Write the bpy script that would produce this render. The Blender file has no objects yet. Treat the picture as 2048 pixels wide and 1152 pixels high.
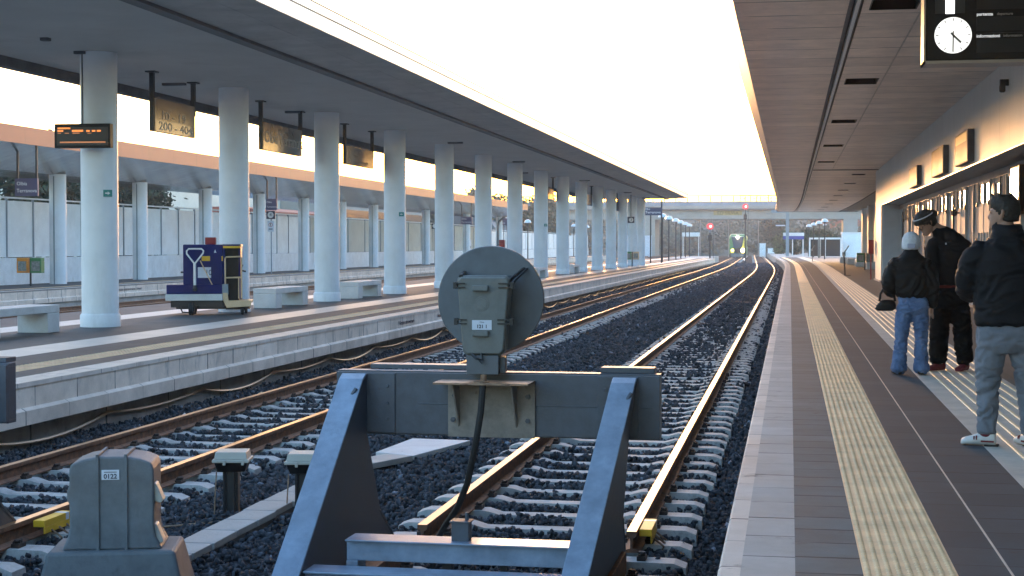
import bpy, bmesh, math, random
import numpy as np
from mathutils import Vector, Matrix, noise as mnoise
R = math.radians
SC = bpy.context.scene
COL = SC.collection
RNG = random.Random(7)
NP = np.random.default_rng(7)

# world frame: +Y runs along the tracks, z = 0 is the platform surface, rail heads at z = -0.55
RAIL, BAL = -0.55, -0.785

def bend1(y):                      # the right-hand track and platform curve gently left far away
    if y <= 100: return 0.0
    if y <= 160: return -(y-100)**2*0.0245/120
    return -(0.0245*30 + 0.0245*(y-160))
def bend2(y):
    if y <= 110: return 0.0
    if y <= 170: return -(y-110)**2*0.018/120
    return -(0.018*30 + 0.018*(y-170))
def flat(y): return 0.0

# ------------------------------------------------------------------ materials
def mat(name, c, rough=.6, metal=0., var=.12, vs=2.5, bump=.0, bs=60., spec=.5, emit=None, es=0., c2=None, isl=0.,
        stretch=(1, 1, 1), coat=0.):
    m = bpy.data.materials.new(name); m.use_nodes = True
    nt = m.node_tree; b = nt.nodes['Principled BSDF']; L = nt.links.new
    b.inputs['Base Color'].default_value = (*c, 1)
    b.inputs['Roughness'].default_value = rough
    b.inputs['Metallic'].default_value = metal
    b.inputs['Specular IOR Level'].default_value = spec
    b.inputs['Coat Weight'].default_value = coat
    if emit:
        b.inputs['Emission Color'].default_value = (*emit, 1); b.inputs['Emission Strength'].default_value = es
    if var or bump:
        tc = nt.nodes.new('ShaderNodeTexCoord'); mp = nt.nodes.new('ShaderNodeMapping')
        mp.inputs['Scale'].default_value = stretch
        L(tc.outputs['Object'], mp.inputs['Vector'])
    if var:
        n = nt.nodes.new('ShaderNodeTexNoise'); n.inputs['Scale'].default_value = vs
        n.inputs['Detail'].default_value = 6; n.inputs['Roughness'].default_value = .65
        L(mp.outputs[0], n.inputs['Vector'])
        rp = nt.nodes.new('ShaderNodeValToRGB')
        d = c2 if c2 else tuple(max(0, x*(1-2*var)) for x in c)
        e = c if c2 else tuple(min(1, x*(1+var)) for x in c)
        rp.color_ramp.elements[0].color = (*d, 1); rp.color_ramp.elements[1].color = (*e, 1)
        rp.color_ramp.elements[0].position = .33; rp.color_ramp.elements[1].position = .67
        L(n.outputs['Fac'], rp.inputs['Fac'])
        out = rp.outputs[0]
        if isl:
            g = nt.nodes.new('ShaderNodeNewGeometry'); mr = nt.nodes.new('ShaderNodeMapRange')
            mr.inputs['To Min'].default_value = 1-isl; mr.inputs['To Max'].default_value = 1+isl
            L(g.outputs['Random Per Island'], mr.inputs['Value'])
            if name == 'ballast_stone':                       # one stone in seventy is pale
                gt = nt.nodes.new('ShaderNodeMath'); gt.operation = 'GREATER_THAN'; gt.inputs[1].default_value = .986
                L(g.outputs['Random Per Island'], gt.inputs[0])
                ma = nt.nodes.new('ShaderNodeMath'); ma.operation = 'MULTIPLY_ADD'; ma.inputs[1].default_value = 2.6
                L(gt.outputs[0], ma.inputs[0]); L(mr.outputs[0], ma.inputs[2]); mr = ma
            mx = nt.nodes.new('ShaderNodeVectorMath'); mx.operation = 'SCALE'
            L(out, mx.inputs[0]); L(mr.outputs[0], mx.inputs['Scale']); out = mx.outputs[0]
        L(out, b.inputs['Base Color'])
        rr = nt.nodes.new('ShaderNodeMapRange'); rr.inputs['To Min'].default_value = max(.02, rough*.8)
        rr.inputs['To Max'].default_value = min(1, rough*1.2)
        L(n.outputs['Fac'], rr.inputs['Value']); L(rr.outputs[0], b.inputs['Roughness'])
    if bump:
        n2 = nt.nodes.new('ShaderNodeTexNoise'); n2.inputs['Scale'].default_value = bs; n2.inputs['Detail'].default_value = 4
        L(mp.outputs[0], n2.inputs['Vector'])
        bp = nt.nodes.new('ShaderNodeBump'); bp.inputs['Strength'].default_value = bump; bp.inputs['Distance'].default_value = .02
        L(n2.outputs['Fac'], bp.inputs['Height']); L(bp.outputs[0], b.inputs['Normal'])
    return m

def slab_mat(name, c1, c2, mortar, bw, rh, rough=.6, msize=.004, off=0., bump=.4, axis='XY', origin=(0, 0), spec=.5,
             metal=0., stain=.25, ripple=0.):
    """rectangular slabs or panels with joints (brick texture), plus stains"""
    m = bpy.data.materials.new(name); m.use_nodes = True
    nt = m.node_tree; b = nt.nodes['Principled BSDF']; L = nt.links.new
    tc = nt.nodes.new('ShaderNodeTexCoord'); sp = nt.nodes.new('ShaderNodeSeparateXYZ'); cb = nt.nodes.new('ShaderNodeCombineXYZ')
    L(tc.outputs['Object'], sp.inputs[0])
    for k, ax in enumerate(axis):
        a = nt.nodes.new('ShaderNodeMath'); a.operation = 'ADD'; a.inputs[1].default_value = -origin[k]
        L(sp.outputs['XYZ'.index(ax)], a.inputs[0]); L(a.outputs[0], cb.inputs[k])
    br = nt.nodes.new('ShaderNodeTexBrick'); br.offset = off; br.squash = 1
    br.inputs['Scale'].default_value = 1; br.inputs['Brick Width'].default_value = bw; br.inputs['Row Height'].default_value = rh
    nm = nt.nodes.new('ShaderNodeTexNoise'); nm.inputs['Scale'].default_value = 1.9; L(tc.outputs['Object'], nm.inputs['Vector'])
    mm = nt.nodes.new('ShaderNodeMapRange'); mm.inputs['From Min'].default_value = .36; mm.inputs['From Max'].default_value = .62; mm.inputs['To Min'].default_value = msize*.2; mm.inputs['To Max'].default_value = msize*1.3
    L(nm.outputs['Fac'], mm.inputs['Value']); L(mm.outputs[0], br.inputs['Mortar Size'])
    br.inputs['Mortar Size'].default_value = msize; br.inputs['Mortar Smooth'].default_value = .2; br.inputs['Bias'].default_value = 0
    br.inputs['Color1'].default_value = (*c1, 1); br.inputs['Color2'].default_value = (*c2, 1); br.inputs['Mortar'].default_value = (*mortar, 1)
    L(cb.outputs[0], br.inputs['Vector'])
    n = nt.nodes.new('ShaderNodeTexNoise'); n.inputs['Scale'].default_value = 1.7; n.inputs['Detail'].default_value = 7
    n.inputs['Roughness'].default_value = .7
    L(tc.outputs['Object'], n.inputs['Vector'])
    mr = nt.nodes.new('ShaderNodeMapRange'); mr.inputs['From Min'].default_value = .3; mr.inputs['From Max'].default_value = .7
    mr.inputs['To Min'].default_value = 1-stain; mr.inputs['To Max'].default_value = 1+stain*.5
    L(n.outputs['Fac'], mr.inputs['Value'])
    mx = nt.nodes.new('ShaderNodeVectorMath'); mx.operation = 'SCALE'
    L(br.outputs['Color'], mx.inputs[0]); L(mr.outputs[0], mx.inputs['Scale']); L(mx.outputs[0], b.inputs['Base Color'])
    rr = nt.nodes.new('ShaderNodeMapRange'); rr.inputs['To Min'].default_value = rough*.75; rr.inputs['To Max'].default_value = min(1, rough*1.3)
    L(n.outputs['Fac'], rr.inputs['Value']); L(rr.outputs[0], b.inputs['Roughness'])
    b.inputs['Specular IOR Level'].default_value = spec; b.inputs['Metallic'].default_value = metal
    inv = nt.nodes.new('ShaderNodeMath'); inv.operation = 'SUBTRACT'; inv.inputs[0].default_value = 1
    L(br.outputs['Fac'], inv.inputs[1])
    n3 = nt.nodes.new('ShaderNodeTexNoise'); n3.inputs['Scale'].default_value = 90 if not ripple else 1.3
    L(tc.outputs['Object'], n3.inputs['Vector'])
    ad = nt.nodes.new('ShaderNodeMath'); ad.operation = 'MULTIPLY_ADD'; ad.inputs[1].default_value = .25 if not ripple else ripple
    L(n3.outputs['Fac'], ad.inputs[0]); L(inv.outputs[0], ad.inputs[2])
    bp = nt.nodes.new('ShaderNodeBump'); bp.inputs['Strength'].default_value = bump; bp.inputs['Distance'].default_value = .01
    L(ad.outputs[0], bp.inputs['Height']); L(bp.outputs[0], b.inputs['Normal'])
    return m

M = {}
M['conc'] = mat('concrete_pale', (.42, .41, .39), .8, bump=.25, bs=45, var=.14, vs=1.6)
M['conc_d'] = mat('concrete_dark', (.20, .195, .19), .85, bump=.3, bs=30, var=.25, vs=1.1)
M['sleeper'] = mat('concrete_sleeper', (.46, .46, .45), .75, bump=.25, bs=50, var=.22, vs=3.5)
M['column'] = mat('white_column_paint', (.82, .84, .87), .55, bump=.04, bs=30, var=.05, vs=1.2)
M['bench'] = mat('bench_concrete', (.60, .61, .61), .7, bump=.08, bs=60, var=.08)
M['soffit'] = mat('soffit_grey', (.50, .49, .47), .85, bump=.0, var=.05, vs=.7)
M['soffit2'] = slab_mat('soffit_outer_grey', (.46, .44, .42), (.50, .48, .46), (.28, .27, .26), 8, 3.1, .7, .008, axis='XY', bump=.1)
M['groove'] = mat('dark_gutter', (.10, .10, .11), .6, var=.2)
M['alu'] = slab_mat('white_fascia', (.88, .87, .85), (.87, .86, .84), (.3, .26, .22), 400, .235, .3, .005, axis='YZ', origin=(0, 4.885), bump=.5, stain=.06)
M['salmon'] = slab_mat('salmon_fascia', (.60, .185, .095), (.56, .175, .09), (.36, .11, .06), 2.45, 3, .5, .012, axis='YZ', origin=(0, 3.8), bump=.2, stain=.1)
M['metalsoffit'] = slab_mat('glossy_metal_soffit', (.42, .43, .46), (.30, .31, .34), (.12, .12, .13), 9, .62, .22, .012, axis='XY', metal=.85, bump=.5, stain=.3, ripple=.8)
M['rsoffit'] = slab_mat('brown_panel_soffit', (.92, .79, .69), (.70, .595, .52), (.12, .10, .09), 30, 1.22, .34, .022, axis='XY', origin=(-5, .3), metal=.45, bump=.35, stain=.28, ripple=.6)
M['rwall'] = slab_mat('cream_wall_panels', (.74, .70, .65), (.71, .67, .615), (.40, .37, .34), 1.25, 30, .5, .008, axis='YZ', bump=.2, stain=.06)
M['bluewall'] = mat('pale_blue_wall', (.52, .57, .60), .55, var=.05)
M['beam'] = mat('grey_metal_beam', (.20, .21, .22), .4, .5, var=.2, vs=1)
M['steel'] = mat('skylit_grey_steel', (.215, .275, .37), .38, var=.16, vs=5, bump=.05, bs=40, coat=.25)  # blue sky light on the upward flanges is put into this colour
M['steel_d'] = mat('shaded_worn_grey_steel', (.070, .086, .115), .45, var=.25, vs=9, bump=.08, bs=60, c2=(.05, .06, .078))  # darker copy of the same paint, shade of camera-facing plates in its colour
M['bracket'] = mat('beige_primer_steel', (.235, .205, .18), .6, var=.2, vs=7, bump=.05)
M['rusty'] = mat('rusty_plate', (.40, .27, .18), .6, .2, var=.3, vs=12, c2=(.13, .07, .045), bump=.1)
M['rail'] = mat('rusty_rail', (.27, .12, .062), .75, .1, var=.3, vs=14, bump=.2, bs=60, c2=(.075, .042, .03))
M['railtop'] = mat('worn_rail_head', (.54, .32, .165), .36, .75, var=.2, vs=8, stretch=(1, .1, 1))
M['clip'] = mat('rusty_clip', (.055, .035, .028), .8, var=.3, vs=20)
M['boxgrey'] = mat('relay_box_grey', (.145, .157, .152), .5, var=.12, vs=8, bump=.05)
M['discgrey'] = mat('signal_back_grey', (.108, .124, .142), .5, var=.1, vs=5)
M['cab'] = mat('cabinet_grey', (.135, .15, .165), .6, var=.14, vs=6, bump=.15, bs=120)
M['cabbase'] = mat('cabinet_plinth_grey', (.125, .138, .148), .7, var=.15, vs=6, bump=.15, bs=80)
M['cream'] = mat('cream_plastic', (.46, .45, .40), .5, var=.08)
M['black'] = mat('black_metal', (.018, .018, .02), .45, var=.1)
M['blackp'] = mat('black_plastic', (.008, .008, .009), .4, var=0, spec=.2)
M['rubber'] = mat('black_rubber', (.02, .02, .021), .75, var=.1)
M['white'] = mat('white_paint', (.80, .80, .79), .5, var=.04)
M['label'] = mat('white_label', (.62, .66, .74), .5, var=.05)
M['ink'] = mat('dark_ink', (.02, .025, .05), .6, var=0)
M['navy'] = mat('navy_sign', (.028, .03, .075), .35, var=.05)
M['purple'] = mat('purple_sign', (.07, .065, .13), .35, var=.05)
M['taupe'] = mat('taupe_sign_glass', (.105, .085, .08), .22, var=.1, vs=.8, coat=.2)
M['brassline'] = mat('fascia_joint_brown', (.16, .12, .09), .7, var=.05)
M['brass'] = mat('beige_sign_glass', (.20, .165, .135), .25, var=.05)
M['signtext'] = mat('sign_lettering_white', (.75, .74, .72), .5, var=0)
M['taupetext'] = mat('sign_lettering_faded', (.46, .42, .39), .5, var=0)
M['browntext'] = mat('sign_lettering_brown', (.14, .105, .08), .5, var=0)
M['yellow'] = mat('yellow_paint', (.78, .45, .02), .5, var=.08)
M['gold'] = mat('cream_yellow_steel', (.64, .47, .29), .5, var=.08)
M['blue'] = mat('dark_blue_paint', (.008, .013, .11), .5, var=.12, spec=.2)
M['red'] = mat('red_paint', (.30, .018, .022), .45, var=.08)
M['orange'] = mat('orange_bin', (.80, .28, .02), .5, var=.1)
M['green'] = mat('green_bin', (.05, .22, .07), .5, var=.1)
M['teal'] = mat('teal_sign', (.02, .22, .21), .45, var=0)
M['clearbag'] = mat('grey_bin_bag', (.26, .27, .25), .4, var=.25, vs=20)
M['glass'] = mat('dark_window_glass', (.03, .035, .04), .16, var=0, spec=.35)
M['doorwhite'] = mat('white_door_panel', (.44, .44, .44), .65, var=.04, spec=.12)
M['doorblue'] = mat('grey_blue_shutter', (.27, .315, .35), .7, var=.06, spec=.12)
M['doorbrown'] = mat('grey_brown_blind', (.24, .225, .21), .7, var=.05, spec=.12)
M['tact_y'] = mat('yellow_tactile_paving', (.88, .60, .35), .6, var=.12, vs=3, bump=.1)
M['tact_w'] = mat('pale_guide_paving', (.57, .52, .46), .7, var=.1, vs=3)
M['ridge'] = mat('sky_glow_guide_rib', (.86, .68, .45), .6, var=.08, vs=5)  # cream tone paints in the sky glow that the ribs reflect
M['coping'] = slab_mat('platform_nosing', (.70, .63, .56), (.55, .50, .455), (.12, .115, .11), 3, .62, .75, .011, axis='XY', bump=.3, origin=(-5, .2))
M['studs'] = slab_mat('textured_edge_slab', (.47, .46, .44), (.395, .385, .37), (.08, .08, .08), 3, .52, .8, .011, axis='XY', spec=.3, bump=.6, origin=(-5, 0))
M['paveA'] = slab_mat('dark_stone_paving', (.122, .154, .163), (.094, .119, .129), (.024, .028, .032), 8, .36, .85, .011, axis='XY', spec=.25, bump=.6, origin=(-5, .1), stain=.35)
M['paveB'] = slab_mat('dark_stone_paving_wide', (.050, .077, .095), (.0375, .059, .075), (.022, .024, .03), .62, .42, .85, .009, axis='XY', origin=(.97, .1), spec=.25, bump=.6, stain=.35)
M['paveL'] = slab_mat('island_paving', (.095, .10, .105), (.072, .077, .082), (.035, .035, .037), .5, .5, .75, .004, axis='XY', spec=.3, bump=.3, stain=.3)
M['band'] = mat('white_island_band', (.56, .53, .49), .55, var=.08, vs=1.3)
M['copingL'] = slab_mat('island_coping', (.72, .65, .58), (.65, .59, .53), (.18, .18, .18), 3, 1.0, .6, .008, axis='XY', bump=.2)
M['faceL'] = slab_mat('island_face_slabs', (.82, .70, .60), (.72, .62, .53), (.10, .10, .10), 1.0, 3, .7, .014, axis='YZ', origin=(.4, -2), bump=.5, stain=.28)
M['faceL2'] = slab_mat('island_face_footer', (.76, .65, .56), (.66, .57, .49), (.10, .10, .10), 1.0, 3, .7, .014, axis='YZ', origin=(.1, -2), bump=.5, stain=.3)
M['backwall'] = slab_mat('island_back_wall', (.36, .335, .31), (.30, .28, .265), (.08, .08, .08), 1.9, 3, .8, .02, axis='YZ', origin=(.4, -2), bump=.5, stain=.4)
M['fence'] = mat('white_fence_panel', (.82, .86, .88), .55, var=.06, vs=.9)
M['fence2'] = mat('grey_green_fence_panel', (.50, .52, .47), .6, var=.08, vs=.9)
M['fencelow'] = mat('white_plinth_wall', (.80, .82, .84), .6, var=.06)
M['beige'] = mat('beige_building_wall', (.72, .71, .62), .7, var=.05, vs=.4)
M['redroof'] = mat('red_roof', (.36, .11, .08), .7, var=.15)
M['bridgec'] = mat('bridge_concrete', (.36, .345, .315), .8, var=.12, vs=.25)
M['bridgeb'] = mat('bridge_parapet_blue_grey', (.27, .31, .37), .6, var=.12, vs=.3)
M['hill'] = mat('scrub_hillside', (.15, .14, .10), .95, var=.35, vs=.09, c2=(.055, .065, .04))
M['bark'] = mat('bark', (.09, .07, .05), .9, var=.2)
for k, c in (('leafd', (.040, .062, .036)), ('leafg', (.085, .115, .045)), ('leafo', (.15, .135, .085)), ('leafw', (.12, .12, .085))):
    M[k] = mat('foliage_' + {'leafd': 'dark', 'leafg': 'light', 'leafo': 'olive', 'leafw': 'scrub'}[k], c, .75, var=.15, vs=1., isl=.45, spec=.25)
M['ground'] = mat('packed_earth', (.19, .165, .13), .95, var=.25, vs=.15, bump=.2, bs=3)
M['bal'] = mat('ballast_bed', (.034, .038, .047), 1., var=.5, vs=18, bump=1., bs=22, spec=.05)
M['stone'] = mat('ballast_stone', (.054, .060, .072), .9, var=.25, vs=30, isl=.6, spec=.2)
M['lamp_dome'] = mat('lamp_dome', (.60, .68, .76), .3, var=.03, coat=.5)
M['train_g'] = mat('train_green', (.06, .22, .06), .4, var=.03)
M['train_y'] = mat('train_yellow', (.75, .62, .08), .4, var=.03)
M['train_w'] = mat('train_grey_white', (.55, .56, .56), .4, var=.05)
M['train_d'] = mat('train_dark', (.02, .021, .024), .15, var=0, coat=.5)
M['hl'] = mat('headlamp_lit', (1, .9, .7), .4, var=0, emit=(1, .86, .62), es=2.5)
M['hly'] = mat('headlamp_yellow', (1, .9, .3), .4, var=0, emit=(1, .85, .2), es=0.35)
M['redflare'] = mat('red_lamp_flare', (.5, .02, .03), .4, var=0, emit=(1, .09, .11), es=0.06)  # emissive red for the flare around the signal lamp
M['redhot'] = mat('red_signal_core', (1, .3, .3), .4, var=0, emit=(1, .42, .40), es=0.3)
M['clockface'] = mat('clock_face_lit', (.9, .9, .88), .5, var=0, emit=(1, .98, .93), es=0.07)
M['num_lit'] = mat('number_lit', (.9, .9, .9), .5, var=0, emit=(1, 1, 1), es=0.16)
M['led'] = mat('led_orange', (.5, .15, .02), .5, var=0, emit=(1, .30, .07), es=0.07)
M['ledd'] = mat('led_orange_dim', (.3, .12, .04), .5, var=0, emit=(1, .40, .18), es=0.028)
M['screen'] = mat('black_screen', (.010, .0105, .011), .25, var=0)
M['screen2'] = mat('dark_display_field', (.022, .022, .022), .4, var=0)
M['boardtext'] = mat('board_lettering', (.55, .55, .55), .5, var=0, emit=(1, 1, 1), es=0.028)

def chips(m, c, sc=14., lo=.66, hi=.70, st=(1,1,1)):
    '''worn spots and stains of another colour, fixed to the surface'''
    nt = m.node_tree; b = nt.nodes['Principled BSDF']; L = nt.links.new
    src = b.inputs['Base Color'].links[0].from_socket
    tc = nt.nodes.new('ShaderNodeTexCoord'); mp = nt.nodes.new('ShaderNodeMapping'); mp.inputs['Scale'].default_value = st
    L(tc.outputs['Object'], mp.inputs[0])
    n = nt.nodes.new('ShaderNodeTexNoise'); n.inputs['Scale'].default_value = sc; n.inputs['Detail'].default_value = 8; n.inputs['Roughness'].default_value = .7
    L(mp.outputs[0], n.inputs['Vector'])
    mr = nt.nodes.new('ShaderNodeMapRange'); mr.inputs['From Min'].default_value = lo; mr.inputs['From Max'].default_value = hi
    L(n.outputs['Fac'], mr.inputs['Value'])
    mx = nt.nodes.new('ShaderNodeMix'); mx.data_type = 'RGBA'
    L(mr.outputs[0], mx.inputs[0]); L(src, mx.inputs[6]); mx.inputs[7].default_value = (*c,1)
    L(mx.outputs[2], b.inputs['Base Color'])
chips(M['steel'], (.15,.18,.23), 9, .58, .74); chips(M['steel_d'], (.075,.05,.035), 7, .63, .72)
chips(M['steel'], (.10,.06,.04), 22, .69, .72)
chips(M['cab'], (.085,.09,.095), 5, .55, .75, (1,1,.35)); chips(M['cabbase'], (.07,.075,.075), 6, .55, .72)
chips(M['boxgrey'], (.09,.095,.09), 8, .6, .72); chips(M['discgrey'], (.075,.085,.095), 4, .55, .75)
chips(M['column'], (.62,.63,.63), 1.3, .55, .78, (1,1,.25)); chips(M['bench'], (.42,.42,.41), 5, .6, .75)
chips(M['sleeper'], (.22,.20,.18), 6, .58, .70); chips(M['bracket'], (.12,.075,.05), 12, .63, .70)
for k in ('paveA','paveB','studs','coping','paveL'): chips(M[k], (.05,.048,.047), 3.2, .60, .74); chips(M[k], (.03,.03,.03), 38, .735, .75)
chips(M['paveA'], (.17,.165,.16), 2.1, .64, .75); chips(M['tact_y'], (.50,.40,.27), 2.5, .56, .76); chips(M['tact_w'], (.40,.39,.38), 2., .55, .75)
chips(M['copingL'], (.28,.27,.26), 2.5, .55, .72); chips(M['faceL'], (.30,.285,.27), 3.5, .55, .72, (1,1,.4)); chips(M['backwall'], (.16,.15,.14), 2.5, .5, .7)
chips(M['soffit'], (.42,.405,.385), .9, .55, .75); chips(M['column'], (.50,.50,.49), 9, .70, .74, (1,1,.2)); chips(M['fencelow'], (.62,.62,.60), 2.2, .55, .75, (1,1,.4)); chips(M['fence'], (.70,.73,.74), 1.1, .55, .75, (1,1,.3))
chips(M['band'], (.48,.46,.43), 3, .58, .74)
# ------------------------------------------------------------------ mesh builder
class MB:
    def __init__(s): s.v = []; s.f = []; s.m = []
    def add(s, vs, fs, mi=0):
        o = len(s.v); s.v += [tuple(v) for v in vs]
        s.f += [tuple(i+o for i in f) for f in fs]; s.m += [mi]*len(fs); return s
    def box(s, x0, x1, y0, y1, z0, z1, mi=0):
        return s.add([(x0,y0,z0),(x1,y0,z0),(x1,y1,z0),(x0,y1,z0),(x0,y0,z1),(x1,y0,z1),(x1,y1,z1),(x0,y1,z1)],
                     [(0,3,2,1),(4,5,6,7),(0,1,5,4),(1,2,6,5),(2,3,7,6),(3,0,4,7)], mi)
    def hexa(s, p, mi=0):      # 8 points: bottom loop then top loop
        return s.add(p, [(0,3,2,1),(4,5,6,7),(0,1,5,4),(1,2,6,5),(2,3,7,6),(3,0,4,7)], mi)
    def prism(s, poly, a0, a1, axis='X', mi=0):
        n = len(poly)
        def P(u, v, a): return (a,u,v) if axis == 'X' else ((u,a,v) if axis == 'Y' else (u,v,a))
        vs = [P(u,v,a0) for u,v in poly] + [P(u,v,a1) for u,v in poly]
        fs = [tuple(range(n)), tuple(range(2*n-1, n-1, -1))] + [(i, n+i, n+(i+1)%n, (i+1)%n) for i in range(n)]
        return s.add(vs, fs, mi)
    def sweep(s, prof, ys, bend=flat, closed=True, mi=0, mis=None, dx=None):
        n = len(prof); vs = []
        for y in ys:
            b = bend(y) + (dx(y) if dx else 0)
            vs += [(x+b, y, z) for x, z in prof]
        fs = []; ms = []
        k = n if closed else n-1
        for j in range(len(ys)-1):
            for i in range(k):
                a = j*n+i; b_ = j*n+(i+1) % n
                fs.append((a, b_, b_+n, a+n)); ms.append(mis[i] if mis else mi)
        if closed:
            fs.append(tuple(range(n-1, -1, -1))); fs.append(tuple((len(ys)-1)*n+i for i in range(n))); ms += [mi, mi]
        o = len(s.v); s.v += vs; s.f += [tuple(i+o for i in f) for f in fs]; s.m += ms; return s
    def tube(s, path, r, n=8, mi=0, cap=True):
        P = [Vector(p) for p in path]; rs = r if isinstance(r, (list, tuple)) else [r]*len(P)
        t0 = (P[1]-P[0]).normalized(); up = Vector((0,0,1)) if abs(t0.z) < .9 else Vector((1,0,0))
        a = t0.cross(up).normalized(); vs = []
        for i, p in enumerate(P):
            t = (P[min(i+1,len(P)-1)]-P[max(i-1,0)]).normalized()
            a = (a - t*a.dot(t)).normalized(); b = t.cross(a)
            rr = rs[i]; rx, ry = rr if isinstance(rr, (tuple, list)) else (rr, rr)
            vs += [p + a*math.cos(2*math.pi*k/n)*rx + b*math.sin(2*math.pi*k/n)*ry for k in range(n)]
        fs = [(i*n+k, i*n+(k+1)%n, (i+1)*n+(k+1)%n, (i+1)*n+k) for i in range(len(P)-1) for k in range(n)]
        if cap: fs += [tuple(range(n-1,-1,-1)), tuple((len(P)-1)*n+k for k in range(n))]
        return s.add(vs, fs, mi)
    def lathe(s, prof, c=(0,0,0), n=32, axis='Z', mi=0):
        vs = []
        for r, h in prof:
            for k in range(n):
                a = 2*math.pi*k/n; u, v = r*math.cos(a), r*math.sin(a)
                vs.append((c[0]+u, c[1]+v, c[2]+h) if axis == 'Z' else ((c[0]+u, c[1]+h, c[2]+v) if axis == 'Y' else (c[0]+h, c[1]+u, c[2]+v)))
        fs = [(i*n+k, i*n+(k+1)%n, (i+1)*n+(k+1)%n, (i+1)*n+k) for i in range(len(prof)-1) for k in range(n)]
        fs += [tuple(range(n-1,-1,-1)), tuple((len(prof)-1)*n+k for k in range(n))]
        return s.add(vs, fs, mi)
    def xf(s, mtx, start=0):
        s.v[start:] = [tuple(mtx @ Vector(v)) for v in s.v[start:]]; return s
    def build(s, name, m, parent=None, smooth=False, bev=0., loc=None, recalc=True):
        me = bpy.data.meshes.new(name); me.from_pydata(s.v, [], s.f)
        ms = m if isinstance(m, (list, tuple)) else [m]
        for q in ms: me.materials.append(q)
        me.polygons.foreach_set('material_index', s.m)
        if recalc:
            bm = bmesh.new(); bm.from_mesh(me); bmesh.ops.recalc_face_normals(bm, faces=bm.faces); bm.to_mesh(me); bm.free()
        if smooth:
            me.polygons.foreach_set('use_smooth', [True]*len(me.polygons))
            me.set_sharp_from_angle(angle=R(35))
        me.update()
        o = bpy.data.objects.new(name, me); COL.objects.link(o)
        if parent: o.parent = parent
        if loc: o.location = loc
        if bev:
            b = o.modifiers.new('bevel', 'BEVEL'); b.width = bev; b.segments = 2; b.limit_method = 'ANGLE'; b.angle_limit = R(40)
        return o

def tag(o, label, cat, group=None):
    o['label'] = label; o['category'] = cat
    if group: o['group'] = group
    return o
def thing(name, label, cat, loc=(0,0,0), rz=0., group=None):
    o = bpy.data.objects.new(name, None); COL.objects.link(o); o.location = loc; o.rotation_euler = (0,0,rz)
    o.empty_display_size = .2
    return tag(o, label, cat, group)
def struct(o, kind='structure'): o['kind'] = kind; return o
def dup(root, loc, label, rz=None, group=None):
    r = root.copy(); COL.objects.link(r); r.location = loc
    if rz is not None: r.rotation_euler = (0,0,rz)
    r['label'] = label
    if group: r['group'] = group
    for ch in list(root.children):
        c = ch.copy(); COL.objects.link(c); c.parent = r
        for g in list(ch.children):
            d = g.copy(); COL.objects.link(d); d.parent = c
    return r

def temp_mesh(obj):
    COL.objects.link(obj) if obj.name not in COL.objects else None
    dg = bpy.context.evaluated_depsgraph_get(); dg.update()
    me = bpy.data.meshes.new_from_object(obj.evaluated_get(dg))
    return me
FACE = {'-Y': ((1,0,0),(0,0,1),(0,-1,0)), '+X': ((0,1,0),(0,0,1),(1,0,0)), '-X': ((0,-1,0),(0,0,1),(-1,0,0)), '+Y': ((-1,0,0),(0,0,1),(0,1,0))}
def text(s, size, pos, face, m, parent, name='lettering', align='LEFT', sx=1., thick=.002, bold=0.):
    cu = bpy.data.curves.new('txt', 'FONT'); cu.body = s; cu.size = size; cu.align_x = align; cu.align_y = 'CENTER'
    cu.extrude = thick; cu.offset = bold; cu.space_line = 1.0; cu.resolution_u = 3
    ob = bpy.data.objects.new('txt', cu); me = temp_mesh(ob)
    bpy.data.objects.remove(ob); bpy.data.curves.remove(cu)
    x, y, z = [Vector(a) for a in FACE[face]]
    mt = Matrix((x, y, z)).transposed().to_4x4(); mt.translation = Vector(pos)
    me.transform(mt @ Matrix.Diagonal((sx,1,1,1)))
    me.materials.clear(); me.materials.append(m)
    o = bpy.data.objects.new(name, me); COL.objects.link(o); o.parent = parent
    return o
def yrange(a, b, step=8.):
    n = max(1, int(round((b-a)/step))); return [a+(b-a)*i/n for i in range(n+1)]
ORD = ['first','second','third','fourth','fifth','sixth','seventh','eighth','ninth','tenth','eleventh','twelfth','thirteenth','fourteenth','fifteenth','sixteenth']
# ================================================================== SETTING
mb = MB(); mb.add([(-900,-60,-1.05),(900,-60,-1.05),(900,1500,-1.05),(-900,1500,-1.05)], [(0,1,2,3)])
struct(mb.build('ground', M['ground']))
# ballast bed: a fine uneven sheet near, a coarse one far
def grid_sheet(name, xs, ys, zf, m):
    vs = [(x, y, zf(x, y)) for y in ys for x in xs]; n = len(xs)
    fs = [(j*n+i, j*n+i+1, (j+1)*n+i+1, (j+1)*n+i) for j in range(len(ys)-1) for i in range(n-1)]
    mb = MB(); mb.add(vs, fs); return mb.build(name, m, smooth=True)
def bz(x, y):
    z = BAL - .02 + .035*mnoise.noise((x*1.1, y*.8, 0)) + .03*mnoise.noise((x*4, y*4, 3))
    d = abs(x+4.05)
    if d < 1.1: z += .05*(1-d/1.1)
    if x < -7.5: z += .05*min(1, (-7.5-x)/.5)
    return z
struct(grid_sheet('ballast', np.linspace(-8.45,-.2,56), list(np.arange(6,60,.22)), bz, M['bal']))
struct(grid_sheet('ballast_far', [-8.45,-4.05,-.2], [60-.12,102], lambda x,y: BAL-.005, M['bal']))
struct(grid_sheet('ballast_yard', [-60,-8,-.2,10], [102,190,460], lambda x,y: BAL-.006, M['bal']))
struct(grid_sheet('ballast_left', [-24.2,-15.0], [6.,40.,102.], lambda x,y: BAL, M['bal']))

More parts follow.
